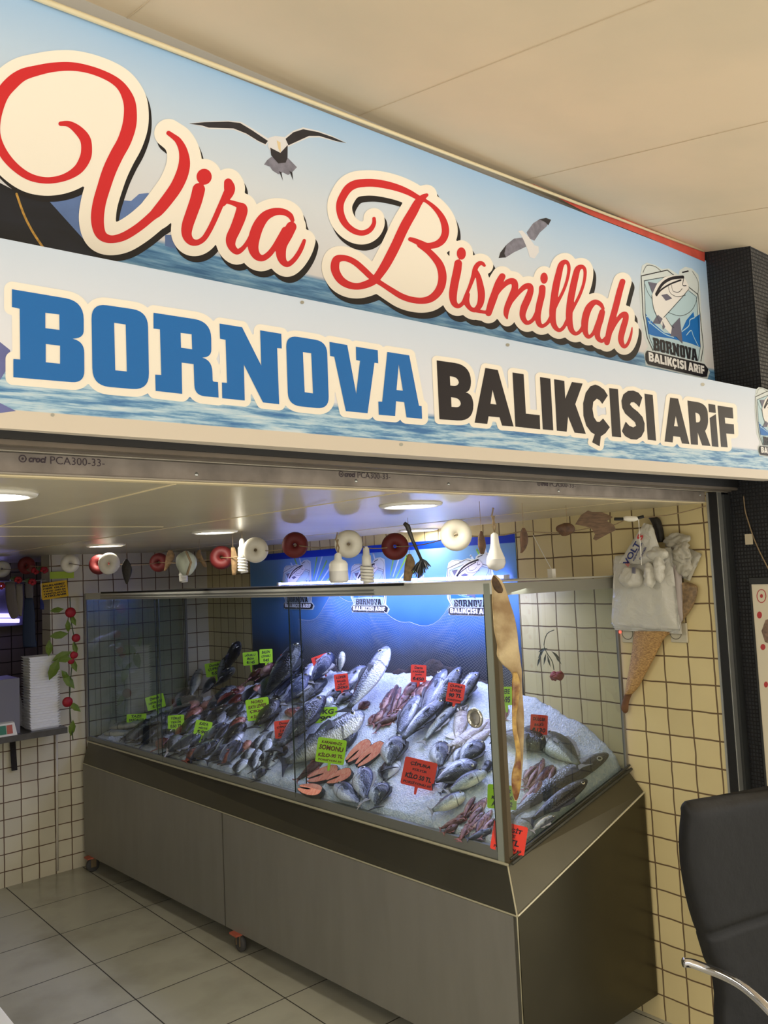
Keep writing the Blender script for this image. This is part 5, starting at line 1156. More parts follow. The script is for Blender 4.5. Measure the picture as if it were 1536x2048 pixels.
blob([(1056, 1044, 1050), (1068, 1040, 1055), (1084, 1040, 1056), (1098, 1041, 1051), (1106, 1040, 1044)], 2.6, 'small_dried_fish', M_dry, 'orange brown dried fish head right of the LED bulb', 'dried fish')
blob([(1046, 1128, 1140), (1052, 1114, 1148), (1060, 1112, 1150), (1066, 1118, 1146), (1072, 1124, 1132)], 2.8, 'small_dried_fish', M_dry, 'dark dried fish head beside the large dried tail', 'dried fish')
def fan(rows, d, name, label, cat):
    mb = MB()
    for P in rows:
        vs, fs = poly(P); n = len(vs)
        mb.add([atd(x, y, d) for x, y in vs]+[atd(x, y, d+.006) for x, y in vs], fs+[tuple(n+i for i in f)[::-1] for f in fs]+[(i, (i+1) % n, n+(i+1) % n, n+i) for i in range(n)])
    return tag(mb.build(name, mat('dried_tail', srgb(112, 86, 62), .7, noise_=.4, nscale=40, stretch=(1, 1, 4))), label, cat, 'dried decorations on the rope')
def hanger(o, x, y, d, dy=.0):
    p = atd(x, y, d); m = MB().tube([p, V((p.x, p.y, ZC-.001))], .001, 4).build('string', M_rope); m.parent = o
for o_, a_ in zip([q for q in COL.objects if q.name.startswith('small_dried_fish')], ((962, 1064, 2.45), (1047, 1058, 2.6), (1134, 1048, 2.8))): hanger(o_, *a_)
fan([[(1150, 1049), (1162, 1030), (1176, 1021), (1184, 1024), (1204, 1024), (1226, 1034), (1214, 1042), (1228, 1050), (1232, 1060), (1212, 1070), (1192, 1081), (1186, 1078), (1190, 1068), (1182, 1056), (1168, 1052)]], 2.85, 'dried_fish_tail', 'large brown dried fish tail fanned out near the ceiling', 'dried tail')
o = blob([(1034, 1246, 1248), (1032, 1252, 1268), (1035, 1246, 1276), (1040, 1246, 1276), (1043, 1256, 1268)], 2.8, 'cork_float', M_fw, 'flat white oval float with black ends above the bags', 'float', None)
mb = MB(); mb.tube([atd(1229, 1038, 2.8), atd(1246, 1038, 2.8)], .006, 6).tube([atd(1275, 1036, 2.8), atd(1287, 1033, 2.8)], .006, 6)
mb.build('end_plug', M_black, None).parent = o
mb = MB().tube([atd(1277, 1038, 2.8), atd(1280, 1080, 2.8), atd(1283, 1130, 2.78)], .0014, 5); mb.build('white_cord', M_white, None).parent = o
dleaf = blob([(1118, 251, 255), (1130, 244, 262), (1142, 244, 264), (1156, 247, 260), (1168, 252, 255)], 4.0, 'dried_leaf', M_dry2, 'dark pointed dried shell with a tan centre', 'dried fish')
hanger(dleaf, 253, 1120, 4.0)
for rows, lb in (([(1100, 337, 344), (1112, 332, 350), (1128, 330, 342), (1142, 328, 332)], 'tangled tan dried seahorse shape beside the brownish float'), ([(1100, 396, 402), (1112, 392, 404), (1126, 402, 412), (1134, 408, 414)], 'tan dried twist right of the pale wrapped float'), ([(1095, 462, 470), (1120, 462, 476), (1150, 464, 472)], 'long brown dried strip beside the red float'), ([(1108, 816, 822), (1125, 810, 830), (1145, 808, 826), (1162, 806, 822)], 'pair of tan dried fish hanging over the case top')):
    x_ = rows[0][1]; o_ = blob(rows, rope_at(x_, 0, 3.0), 'dried_fish', mat('dried_tan', srgb(140, 112, 76), .7, noise_=.4, nscale=60, bump=.4), lb, 'dried fish'); hanger(o_, (rows[0][1]+rows[0][2])/2, rows[0][0]+2, rope_at(x_, 0, 3.0))
pw = blob([(1102, 368, 376), (1112, 354, 390), (1128, 352, 394), (1142, 358, 388), (1150, 366, 380)], 3.9, 'wrapped_float', mat('pale_float', srgb(190, 196, 176), .5, noise_=.2), 'pale cream round float wrapped in tan netting', 'float', None, .9)
MB().tube([atd(372, 1102, 3.8), atd(382, 1125, 3.8), atd(374, 1150, 3.8)], .006, 6).build('wrapping', M_rope, None, True).parent = pw
br = empty('black_brush', atd(840, 1120, 2.75), 'black handled brush with dark bristles leaning above the case top', 'brush')
bpart(MB().tube([atd(808, 1046, 2.75), atd(815, 1052, 2.75), atd(825, 1080, 2.75), atd(843, 1120, 2.75)], [.006, .009, .006, .005], 8), 'handle', M_dry2, br, True)
mb = MB()
for k in range(22):
    a = atd(843+random.uniform(-3, 3), 1118, 2.75); b = atd(822+k*1.9, 1160-abs(k-8)*2.2+random.uniform(-2, 2), 2.75+random.uniform(-.02, .02)); mb.tube([a, (a+b)/2+V((0, 0, .004)), b], [.002, .003, .0012], 4)
bpart(mb, 'bristles', M_black, br)
# small white box with cord on the case top
wb = empty('small_white_box', onX(1104, 1158, -.35), 'small white plastic box standing on the case top', 'box')
p = onX(1104, 1158, -.35); bpart(MB().box(p.x-.011, p.y-.011, ZT-.003, p.x+.011, p.y+.011, ZT+.035), 'body', M_white, wb)
bpart(MB().tube([V((p.x, p.y, ZT+.034)), onX(1090, 1115, -.33), onX(1066, 1070, -.3)], .0014, 5), 'cord', M_white, wb)

# ------------------------------------------------------------------ dried fish on the case corner
M_df = mat('dried_fish_skin', srgb(220, 198, 152), .5, col2=srgb(158, 128, 86), nscale=12, bump=.5, bscale=40)
M_df2 = mat('dried_fish_inside', srgb(224, 186, 96), .35, col2=srgb(120, 66, 22), nscale=26, bump=.5, bscale=30, coat=.4)
dfd = 2.245
df = empty('dried_fish', atd(1005, 1300, dfd), 'long golden brown dried fish hanging at the case corner', 'dried fish')
def bl(pts, d, name, m, par, thick=.35):
    o = blob(pts, d, name, m, None, None, None, thick); o.data.transform(par.matrix_basis.inverted()); o.parent = par; return o
bl([(1150, 986, 992), (1160, 982, 1003), (1180, 984, 1012), (1205, 984, 1020), (1230, 986, 1028), (1260, 988, 1034), (1290, 994, 1037), (1312, 994, 1040), (1330, 1006, 1042), (1345, 1022, 1044), (1370, 1028, 1044), (1400, 1032, 1046), (1430, 1030, 1048), (1460, 1034, 1048), (1490, 1032, 1047), (1520, 1030, 1046), (1545, 1024, 1044), (1570, 1023, 1042), (1590, 1026, 1038), (1602, 1029, 1034)], dfd, 'body', M_df, df, .3)
bl([(1345, 1026, 1034), (1365, 1024, 1040), (1400, 1024, 1038), (1430, 1024, 1033), (1460, 1025, 1034), (1490, 1030, 1040), (1520, 1033, 1042), (1540, 1026, 1042), (1565, 1023, 1042), (1590, 1027, 1038), (1600, 1030, 1034)], dfd-.012, 'opened_inside', M_df2, df, .3)
bl([(1152, 986, 990), (1162, 983, 998), (1178, 988, 1006), (1186, 996, 1004)], dfd-.006, 'head', mat('dried_head', srgb(92, 66, 38), .6, noise_=.5, nscale=60, bump=.5), df, .4)

bpart(MB().tube([atd(988, 1154, dfd-.004), atd(992, 1150, dfd+.02), V((GA.x+.03, GA.y+.03, ZT+.004))], .0015, 5), 'wire', M_dark, df)
# ------------------------------------------------------------------ right wall: dried fish, bags, sockets
def wallblob(pts, X, name, m, par, thick=.02):
    Q = catmull(pts, 4); vs = []; n = 12
    for (x0, y0, x1, y1) in Q:
        l, r = onX(x0, y0, X), onX(x1, y1, X); c = (l+r)/2; h = (r-l)/2
        f = V((-1, 0, 0))*thick*min(1, h.length/.02)
        vs += [c+h*math.cos(i*2*math.pi/n)+f*math.sin(i*2*math.pi/n) for i in range(n)]
    m_ = len(Q); fs = [(i*n+k, i*n+(k+1) % n, (i+1)*n+(k+1) % n, (i+1)*n+k) for i in range(m_-1) for k in range(n)]+[tuple(range(n))[::-1], tuple((m_-1)*n+k for k in range(n))]
    mb = MB().add(vs, fs)
    return bpart(mb, name, m, par, True) if par else mb.build(name, m, None, True)
wf = empty('dried_fish', onX(1310, 1300, -.02), 'big scaly dried fish on the tiles hanging behind the plastic bags', 'dried fish')
M_sc = mat('scaly_dried_skin', srgb(206, 164, 100), .5, col2=srgb(146, 108, 62), nscale=120, stretch=(1, 1, 3), bump=.5, bscale=160)
wallblob([(1268, 1262, 1350, 1262), (1266, 1275, 1330, 1275), (1264, 1300, 1318, 1297), (1260, 1325, 1305, 1322), (1256, 1350, 1290, 1350), (1252, 1375, 1278, 1372), (1250, 1388, 1264, 1388)], -.025, 'tail_body', M_sc, wf, .018)
wallblob([(1352, 1166, 1376, 1164), (1356, 1180, 1394, 1172), (1358, 1200, 1394, 1190), (1356, 1225, 1384, 1216), (1350, 1250, 1366, 1240), (1330, 1268, 1350, 1262)], -.02, 'body', mat('grey_dried_skin', srgb(150, 122, 84), .5, col2=srgb(104, 84, 58), nscale=60, bump=.5), wf, .016)
wallblob([(1250, 1386, 1264, 1388), (1245, 1402, 1258, 1404), (1242, 1416, 1256, 1422), (1246, 1424, 1251, 1427)], -.02, 'tail_fin', mat('dry_tail_fin', srgb(120, 78, 38), .6, noise_=.4), wf, .006)
wallblob([(1298, 1036, 1314, 1034), (1304, 1045, 1320, 1040), (1312, 1065, 1326, 1062), (1316, 1085, 1328, 1084)], -.02, 'head', M_dry2, wf, .02)
# sockets
for x, y, lb in ((1258, 1266, 'white wall socket left of the dried fish, under the bags'), (1357, 1265, 'white wall socket right of the dried fish, under the bags')):
    p = onX(x, y, -.001); e = empty('wall_socket', p, lb, 'socket', 'wall sockets')
    o = bpart(MB().box(-.012, p.y-.04, p.z-.037, -.001, p.y+.028, p.z+.037), 'plate', mat('socket_plastic', srgb(196, 188, 164), .4), e); bevel(o, .003)
    T = Matrix.Translation(V((-.0125, p.y+(.0 if x < 1300 else .006), p.z))) @ Matrix.Rotation(-math.pi/2, 4, 'Y')
    bpart(MB().lathe([(.026, 0), (.024, .003), (.021, -.004), (.001, -.004)], 24, T), 'well', mat('socket_well', srgb(120, 112, 94), .5), e, True)
    bpart(MB().box(-.0115, p.y-.012, p.z-.004, -.009, p.y-.004, p.z+.004).box(-.0115, p.y+.006, p.z-.004, -.009, p.y+.014, p.z+.004), 'pin_hole', M_black, e)
p = onX(1240, 1264, -.01); tag(MB().ball(p, .006).build('red_indicator', mat('red_glow', (1, .1, .05, 1), .4, emit=(1, .12, .08, 1), es=1.5)), 'tiny glowing red indicator light beside the left socket', 'indicator light')
# plastic bags
M_bag = bpy.data.materials.new('plastic_bag'); M_bag.use_nodes = True; nt = M_bag.node_tree; b_ = nt.nodes['Principled BSDF']
b_.inputs['Base Color'].default_value = srgb(206, 202, 188); b_.inputs['Roughness'].default_value = .3; b_.inputs['Coat Weight'].default_value = .4
tc_ = nd(nt, 'ShaderNodeTexCoord'); n_b = nd(nt, 'ShaderNodeTexNoise'); n_b.inputs['Scale'].default_value = 14; n_b.inputs['Detail'].default_value = 6; n_b.inputs['Distortion'].default_value = 1.2
nt.links.new(tc_.outputs['Object'], n_b.inputs[0]); bb = nd(nt, 'ShaderNodeBump'); bb.inputs['Strength'].default_value = .55; bb.inputs['Distance'].default_value = .02
nt.links.new(n_b.outputs[0], bb.inputs['Height']); nt.links.new(bb.outputs[0], b_.inputs['Normal'])
def sheet(quad, X, nu, nv, th, amp, name, par, m=M_bag, seed=0, warp=None):
    """wavy sheet with thickness; quad = pixel corners TL, TR, BR, BL"""
    P = [onX(x, y, X) for x, y in quad]; vs = []; 
    for side in (0, 1):
        for i in range(nu+1):
            for j in range(nv+1):
                u, v = i/nu, j/nv; q = (P[0].lerp(P[1], u)).lerp(P[3].lerp(P[2], u), v)
                edge = min(u, 1-u, v, 1-v)*6; edge = min(1, edge)
                w_ = amp*(noise.noise(V((u*4+seed, v*4, seed)))+.5*noise.noise(V((u*11, v*9+seed, 3))))
                q = q+V((-(th*edge+w_) if side == 0 else -w_*.5, 0, 0)); vs.append(q)
    fs = []; N = (nu+1)*(nv+1)
    for i in range(nu):
        for j in range(nv):
            a = i*(nv+1)+j; f = (a, a+1, a+nv+2, a+nv+1); fs += [f, tuple(N+k for k in f)[::-1]]
    for i in range(nu):
        for j in (0, nv): a = i*(nv+1)+j; fs.append((a, a+nv+1, N+a+nv+1, N+a))
    for j in range(nv):
        for i in (0, nu): a = i*(nv+1)+j; fs.append((a, a+1, N+a+1, N+a))
    return bpart(MB().add(vs, fs), name, m, par, True)
bs = empty('plastic_bag_bundle', onX(1295, 1100, -.06), 'hanging bundle of translucent white carrier bags', 'plastic bags')
for k in range(4):
    sheet([(1230-k, 1112+k*3), (1342+k*3, 1094+k*4), (1360+k*1.5, 1262+k*3-3), (1222+k*2, 1248+k*4)], -.05+.006*k, 22, 26, .012, .006, 'flat_bag', bs, seed=k*3.1)
sheet([(1338, 1094), (1362, 1104), (1366, 1240), (1352, 1262)], -.035, 8, 20, .012, .004, 'folded_edge', bs, mat('bag_fold', srgb(168, 156, 148), .4), 9)
pb = empty('printed_bag', onX(1290, 1120, -.1), 'white carrier bag with red and blue printing tied over the bundle', 'plastic bag')
sheet([(1288, 1046), (1304, 1050), (1330, 1128), (1236, 1128)], -.085, 16, 22, .014, .006, 'bag_body', pb, seed=5)
mb = MB()
for cx, cy, rx, ry, rz_, X in ((1262, 1156, .055, .03, .042, -.085), (1300, 1150, .022, .03, .05, -.1), (1318, 1138, .02, .024, .055, -.1), (1316, 1108, .045, .026, .025, -.09)):
    p = onX(cx, cy, X); k0 = len(mb.v); mb.ball(p, ry, rx, rz_, 40)
    for i in range(k0, len(mb.v)):
        q = V(mb.v[i]); dn = abs(noise.noise(q*26))*.014+noise.noise(q*80)*.003-.004; mb.v[i] = tuple(q+(q-p).normalized()*dn)
bpart(mb, 'bulge', M_bag, pb, True)
PB = Plane2((-.104, 0), (-.104, 1))
def bagtext(s_, cx, cy, w_, h_, rot, m, nm):
    vs, fs = text2d(s_, .03); c_, sn = math.cos(rot), math.sin(rot)
    flat([([(cx+x*w_*c_-y*h_*sn, cy-(x*w_*sn+y*h_*c_)) for x, y in vs], fs)], PB, .003, nm, m, pb)
M_pb = mat('bag_blue', srgb(40, 48, 110), .5); M_pr = mat('bag_red', srgb(200, 60, 60), .5)
bagtext('VOLT', 1264, 1107, 52, 12, 1.05, M_pb, 'print'); bagtext('S', 1281, 1074, 12, 11, 1.05, M_pr, 'print')
bagtext('süpermarket', 1276, 1104, 40, 5, 1.12, M_pb, 'print'); bagtext('EKONOMİK', 1286, 1106, 28, 5, 1.12, M_pb, 'print'); bagtext('///', 1256, 1128, 9, 9, 1, M_pr, 'print')
bagtext('||||||', 1268, 1141, 7, 13, 0, M_pb, 'barcode'); bagtext('▮', 1260, 1139, 4, 14, 0, M_pb, 'barcode') if False else None
cb = empty('crumpled_bag', onX(1365, 1100, -.05), 'crumpled grey transparent bag knotted at the right of the bundle', 'plastic bag')
mb = MB(); M_cb = mat('grey_bag', srgb(182, 176, 158), .3, noise_=.2, nscale=30, bump=.5, bscale=30)
for cx, cy, rx, rz_, X in ((1352, 1082, .05, .03, -.035), (1362, 1104, .035, .036, -.06), (1366, 1128, .035, .05, -.035)):
    p = onX(cx, cy, X); k0 = len(mb.v); mb.ball(p, .02, rx, rz_, 44)
    for i in range(k0, len(mb.v)):
        q = V(mb.v[i]); mb.v[i] = tuple(q+(q-p).normalized()*(abs(noise.noise(q*34))*.026+noise.noise(q*110)*.005-.006))
bpart(mb, 'crumple', M_cb, cb, True)
sheet([(1372, 1094), (1404, 1108), (1380, 1162), (1352, 1150)], -.02, 10, 12, .008, .006, 'corner_flap', cb, M_cb, 11)

# carnation hanging in the case end
ro = empty('hanging_carnation', onX(1113, 1350, -.2), 'red carnation with dark leaves hanging upside down inside the end glass', 'flower')
XR = -.12
M_stem = mat('dark_stem', srgb(48, 56, 44), .6); M_pet = mat('red_petals', srgb(150, 34, 40), .6, noise_=.3, nscale=80)
mb = MB(); st = [onX(x, y, XR) for x, y in ((1108, 1260), (1094, 1268), (1088, 1290), (1094, 1306), (1104, 1322), (1108, 1340))]
bpart(mb.tube([V(q) for q in catmull([tuple(s) for s in st], 4)], .0018, 6), 'stem', M_stem, ro, True)
mb = MB()
for x, y, a in ((1082, 1308, 2.3), (1090, 1318, 1.9), (1078, 1322, 2.0), (1098, 1322, 1.3), (1086, 1300, 2.8), (1112, 1310, .6), (1116, 1318, .9)):
    p = onX(x, y, XR); d1 = V((0, -math.cos(a), -math.sin(a)))*.028; s1 = V((0, math.sin(a), -math.cos(a)))*.007
    mb.add([p-d1, p-s1+V((-.003, 0, 0)), p+d1, p+s1], [(0, 1, 2, 3)])
bpart(mb, 'leaf', M_stem, ro)
mb = MB(); p = onX(1114, 1352, XR)
for k in range(16):
    a = k*2.4; q = p+V((.012*math.cos(a), .018*math.sin(a), .004*math.sin(k))); mb.ball(q, .014, .02, .010, 8, Matrix.Rotation(a, 4, 'X'))
bpart(mb, 'bloom', M_pet, ro, True)

# ------------------------------------------------------------------ left end: counter, trays, garland
YS = 3.55
ct = empty('counter_slab', (-1.6, YS, .9), 'dark stone counter on the low tiled wall at the back left', 'counter')
pz = onY(60, 1466, YS).z
bpart(MB().box(-3.2, YS, pz-.035, -1.09, 3.95, pz), 'slab', mat('dark_stone', srgb(88, 84, 78), .3, noise_=.3), ct)
def traymesh(w_, d_, h_):
    mb = MB(); k = .012
    mb.hexa([(-w_/2+k, -d_/2+k, 0), (w_/2-k, -d_/2+k, 0), (w_/2-k, d_/2-k, 0), (-w_/2+k, d_/2-k, 0)], [(-w_/2+.004, -d_/2+.004, h_-.003), (w_/2-.004, -d_/2+.004, h_-.003), (w_/2-.004, d_/2-.004, h_-.003), (-w_/2+.004, d_/2-.004, h_-.003)])
    mb.box(-w_/2, -d_/2, h_-.003, w_/2, d_/2, h_); return mb
M_foam = mat('white_foam', srgb(246, 246, 244), .6)
a, b = onY(62, 1455, YS+.04), onY(120, 1450, YS+.04); top = onY(92, 1312, YS+.04).z
wT = b.x-a.x+.01; nT = 28; ht = (top-pz)/nT
tr0 = traymesh(wT, .15, ht*.97).build('foam_tray', M_foam)
tag(tr0, 'white foam tray in the tall stack on the back counter', 'foam tray', 'foam trays in the tall stack')
for k in range(nT):
    o = tr0 if k == 0 else tr0.copy()
    if k: COL.objects.link(o)
    o.location = ((a.x+b.x)/2+random.uniform(-.0015, .0015), YS+.12+random.uniform(-.002, .002), pz+ht*k)
tag(MB().box(-1.455, YS+.06, pz, -1.345, YS+.3, pz+.32).build('plastic_crate', mat('smoky_plastic', srgb(120, 118, 128), .4)), 'grey smoky plastic tub left of the tray stack', 'tub')
for k, x in enumerate((14, 36)):
    p0, p1 = atd(x-6, 1366, 5.1), atd(x+12, 1412, 5.0)
    p1.z = pz+.008 if k == 0 else pz+.01
    e_ = tag(MB().hexa([p1-V((.02, 0, 0)), p1+V((.02, 0, 0)), p1+V((.02, .12, 0)), p1+V((-.02, .12, 0))], [p0-V((.02, 0, 0)), p0+V((.012, 0, 0)), p0+V((.012, .12, 0)), p0+V((-.02, .12, 0))]).build('foam_tray', M_foam), ('left' if k == 0 else 'right')+' one of two foam trays leaning beside the grey tub', 'foam tray', 'leaning foam trays')
sc = empty('weighing_scale', (-1.5, YS+.02, pz), 'small weighing scale with coloured buttons at the left counter edge', 'scale')
bpart(MB().hexa([(-1.75, YS+.01, pz), (-1.375, YS+.01, pz), (-1.375, YS+.2, pz), (-1.75, YS+.2, pz)], [(-1.74, YS+.03, pz+.07), (-1.385, YS+.03, pz+.07), (-1.385, YS+.2, pz+.1), (-1.74, YS+.2, pz+.1)]), 'body', M_white, sc)
SP = Plane2((-2, YS+.012), (-1, YS+.012))
for (x0, x1, c) in ((-1.47, -1.435, (40, 120, 90)), (-1.43, -1.40, (190, 90, 70))):
    bpart(MB().hexa([(x0, YS+.008, pz+.012), (x1, YS+.008, pz+.012), (x1, YS+.03, pz+.012), (x0, YS+.03, pz+.012)], [(x0, YS+.022, pz+.06), (x1, YS+.022, pz+.06), (x1, YS+.03, pz+.06), (x0, YS+.03, pz+.06)]), 'keypad', mat('keypad%d' % c[0], srgb(*c), .5), sc)
# pipe on the wall
struct(MB().tube([onY(113, 1462, 3.765), onY(115, 1742, 3.765)], .007, 10).build('trim_5', mat('pipe_white', srgb(214, 206, 188), .4), None, True))
# hanging strap under the counter
tag(MB().hexa([onY(23, 1542, YS+.2), onY(35, 1540, YS+.2), onY(35, 1540, YS+.215), onY(23, 1542, YS+.215)], [onY(19, 1480, YS+.2), onY(31, 1480, YS+.2), onY(31, 1480, YS+.215), onY(19, 1480, YS+.215)]).build('black_brush', mat('black_bristle', srgb(34, 28, 26), .8, bump=.8)), 'narrow black brush hanging on the low tiled wall', 'brush')
# hanging gloves, apron, insect lamp beyond the counter
for rows, c, lb, nm in (([(1165, 10, 30), (1200, 12, 34), (1228, 18, 38), (1238, 24, 30)], (112, 104, 100), 'grey rubber glove hanging at the far left over the counter', 'rubber_glove'), ([(1168, 32, 45), (1200, 33, 46), (1232, 38, 44)], (130, 122, 112), 'paler grey glove hanging right of the first', 'rubber_glove'), ([(1164, 50, 66), (1185, 50, 67), (1198, 52, 66)], (100, 96, 100), 'short grey cloth hanging above the blue apron', 'cloth'), ([(1196, 50, 66), (1230, 46, 70), (1270, 45, 71), (1294, 46, 74)], (34, 48, 76), 'dark blue apron hanging over the counter', 'apron'), ([(1198, 80, 84), (1208, 80, 88), (1219, 80, 88)], (32, 44, 110), 'small blue cloth clipped right of the apron', 'cloth')):
    o_ = blob(rows, 5.0, nm, mat('hang_%d_%d' % (c[0], c[2]), srgb(*c), .7), lb, nm.split('_')[-1], 'things hanging over the counter', .2)
    hk = MB().tube([atd((rows[0][1]+rows[0][2])/2, rows[0][0]+2, 5.0), atd((rows[0][1]+rows[0][2])/2, 1158, 5.0)], .0018, 5).build('hook', M_alu); hk.parent = o_
tag(MB().tube([atd(-20, 1166, 5.0), atd(92, 1160, 5.0)], .004, 6).build('hanging_rail', M_alu), 'thin metal rail holding the gloves and apron', 'rail')
il = empty('insect_lamp', onY(10, 1240, 5.2), 'violet glowing insect lamp on the far room wall', 'lamp')
M_uv = mat('uv_tube', (.3, .25, 1, 1), .4, emit=(.42, .38, 1, 1), es=2.4)
for y0, y1, x1 in ((1226, 1236, 30), (1237, 1246, 38), (1168, 1178, 8)):
    a, b = onY(-60, (y0+y1)/2, 5.2), onY(x1, (y0+y1)/2, 5.2); bpart(MB().tube([a, b], .017, 10), 'violet_tube', M_uv, il, True)
a = onY(45, 1250, 5.22); bpart(MB().box(a.x-.5, 5.23, a.z, a.x+.02, 5.29, a.z+.35), 'housing', mat('lamp_housing', srgb(120, 116, 140), .4), il)
# notes
def note(cx, cy, w_, h_, rot, col, nm, lb, lines):
    d = 4.9; P0 = onY(cx, cy, 3.74); k = (P0-C).dot(F_)/FPX; pl = Plane2((-2, 3.74), (0, 3.74)); e = empty('paper_note', P0, lb, 'note', None)
    u0_, z0_ = (P0-pl.O).dot(pl.U), P0.z; W_, H_ = w_*k/.76, h_*k; r = rot; c_, s_ = math.cos(r), math.sin(r)
    F2 = lambda x, y: (u0_+x*W_*c_-y*H_*s_, z0_+x*W_*s_+y*H_*c_)
    flat([([F2(-.5, -.5), F2(.5, -.5), F2(.5, .5), F2(-.5, .5)], [(0, 1, 2, 3)])], pl, 0, 'paper', mat(nm, srgb(*col), .6), e, px=False)
    ps = []
    for i, s in enumerate(lines):
        vs, fs = text2d(s, .04, .2); yy = .4-.8*(i+.5)/len(lines)
        ps.append(([F2(x*.85, yy+y*.6/len(lines)) for x, y in vs], fs))
    if ps: flat(ps, pl, .002, 'writing', M_ink, e, px=False)
note(109, 1180, 40, 33, .1, (236, 190, 30), 'yellow_paper', 'yellow paper note covered in black handwriting', ['BALIKLARIMIZ', 'HER GÜN', 'TAZE GELİR', 'TEMİZLENİR', 'AYIKLANIR'])
note(124, 1150, 36, 14, 0, (180, 206, 60), 'lime_paper', 'blank lime paper note above the yellow one', [])
# rose garland
M_leaf = mat('green_leaf', srgb(104, 128, 34), .5, noise_=.2, nscale=30); M_leafd = mat('dark_leaf', srgb(50, 70, 30), .5); M_rose = mat('rose_red', srgb(168, 16, 34), .55, noise_=.3, nscale=60)
rg = empty('rose_garland', onY(140, 1330, 3.5), 'artificial garland of red roses and green leaves at the case left end', 'garland')
dg = lambda x, y: onY(x, y, 3.55)
bpart(MB().tube([V(q) for q in catmull([tuple(dg(x, y)) for x, y in ((140, 1195), (142, 1240), (150, 1290), (144, 1330), (140, 1380), (140, 1420), (146, 1480))], 5)], .003, 6), 'vine', M_leafd, rg, True)
for x, y, r in ((141, 1225, .035), (152, 1276, .028), (148, 1310, .026), (142, 1322, .022), (135, 1404, .034)):
    p = dg(x, y); mb = MB(); mb.ball(p, r*.95, r*.5, r*.9, 16)
    for k in range(11):
        a = k*2.4; rr = r*(.25+.045*k); q = p+V((rr*math.cos(a)*.9, -.2*r, rr*math.sin(a)*.8)); mb.ball(q, r*.34, r*.2, r*.26, 8, Matrix.Rotation(a, 4, 'Y'))
    bpart(mb, 'rose', M_rose, rg, True)
lf = MB()
for x, y, a, L in ((118, 1270, .1, .055), (98, 1296, 1.6, .05), (124, 1312, .4, .06), (108, 1338, 1.2, .07), (128, 1318, -.1, .05), (137, 1362, -1, .06), (150, 1414, -.8, .045), (114, 1220, .1, .04), (150, 1296, -1.4, .04), (148, 1330, -1.3, .045), (146, 1240, -1.2, .04), (136, 1252, 1.7, .04), (144, 1456, 1.5, .05), (130, 1350, 2.2, .04)):
    p = dg(x, y); d1 = V((math.cos(a), -.2, math.sin(a)))*L; s1 = V((-math.sin(a), .1, math.cos(a)))*L*.42
    lf.add([p-d1, p-d1*.4+s1*.85, p+d1*.2+s1, p+d1, p+d1*.2-s1, p-d1*.4-s1*.85, p+V((0, -.008, 0))], [(0, 1, 6), (1, 2, 6), (2, 3, 6), (3, 4, 6), (4, 5, 6), (5, 0, 6)])
bpart(lf, 'leaf', M_leaf, rg)
# roses strung at upper left
ug = empty('rose_garland', atd(30, 1155, 4.9), 'short string of roses along the rail over the gloves', 'garland')
mb = MB(); ml = MB()
for x, y in ((36, 1160), (64, 1164), (88, 1140), (70, 1142), (2, 1172)):
    p = atd(x, y, 4.9)
    for k in range(7): a = k*2.4; mb.ball(p+V((.014*math.cos(a), -.005, .012*math.sin(a))), .011, .008, .01, 8)
    ml.add([p+V((-.05, 0, .01)), p+V((-.02, -.01, .025)), p+V((0, 0, .01)), p+V((-.02, 0, -.01))], [(0, 1, 2, 3)])
bpart(mb, 'rose', M_rose, ug, True); bpart(ml, 'leaf', M_leafd, ug)

# ------------------------------------------------------------------ poster, cord on the pillar
ps = empty('info_poster', (.068, -.17, 1.25), 'white poster with red medallions and fish pictures on the black pillar', 'poster')
PP = Plane2((.069, 0), (.069, -1)); 
bpart(MB().box(.064, -.2185, .6, .0695, -.131, 1.657), 'sheet', mat('poster_paper', srgb(226, 216, 190), .5), ps)
bpart(MB().box(.060, -.2185, 1.657, .0695, -.125, 1.68).box(.060, -.131, .6, .0695, -.125, 1.66), 'frame', mat('poster_frame', srgb(40, 42, 42), .5), ps)
PPl = lambda x, y: onX(x, y, .0635)
ring_ = []
M_med = mat('poster_red', srgb(186, 60, 62), .5)
PQ = Plane2((.0638, 0), (.0638, -1))
flat([disc(1519, 1230, 5, 7), disc(1526, 1294, 5, 6), disc(1532, 1369, 4, 6)], PQ, .0004, 'red_medallion', M_med, ps)
flat([ribbon([(1523+9*math.cos(a*.63), 1192+13*math.sin(a*.63), 1.6) for a in range(11)], n=3), disc(1523, 1192, 3, 4)], PQ, .0004, 'emblem', M_med, ps)
flat([poly([(1523, 1262), (1531, 1240), (1545, 1236), (1545, 1290), (1530, 1284)])], PQ, .0004, 'printed_fish', mat('poster_brown', srgb(150, 120, 100), .5, noise_=.5, nscale=80), ps)
cw = empty('cord', onX(1500, 1050, .06), 'beige cord with a small paper label against the black mosaic pillar', 'cord')
bpart(MB().tube([V(q) for q in catmull([tuple(onX(x, y, .06)) for x, y in ((1487, 992), (1490, 1020), (1497, 1045), (1507, 1075), (1520, 1105), (1538, 1140))], 4)], .0022, 6), 'cord', M_rope, cw, True)
a = onX(1498, 1078, .06); bpart(MB().box(.058, a.y-.014, a.z-.02, .06, a.y+.014, a.z+.018), 'paper_label', mat('label_paper', srgb(196, 184, 156), .6), cw)

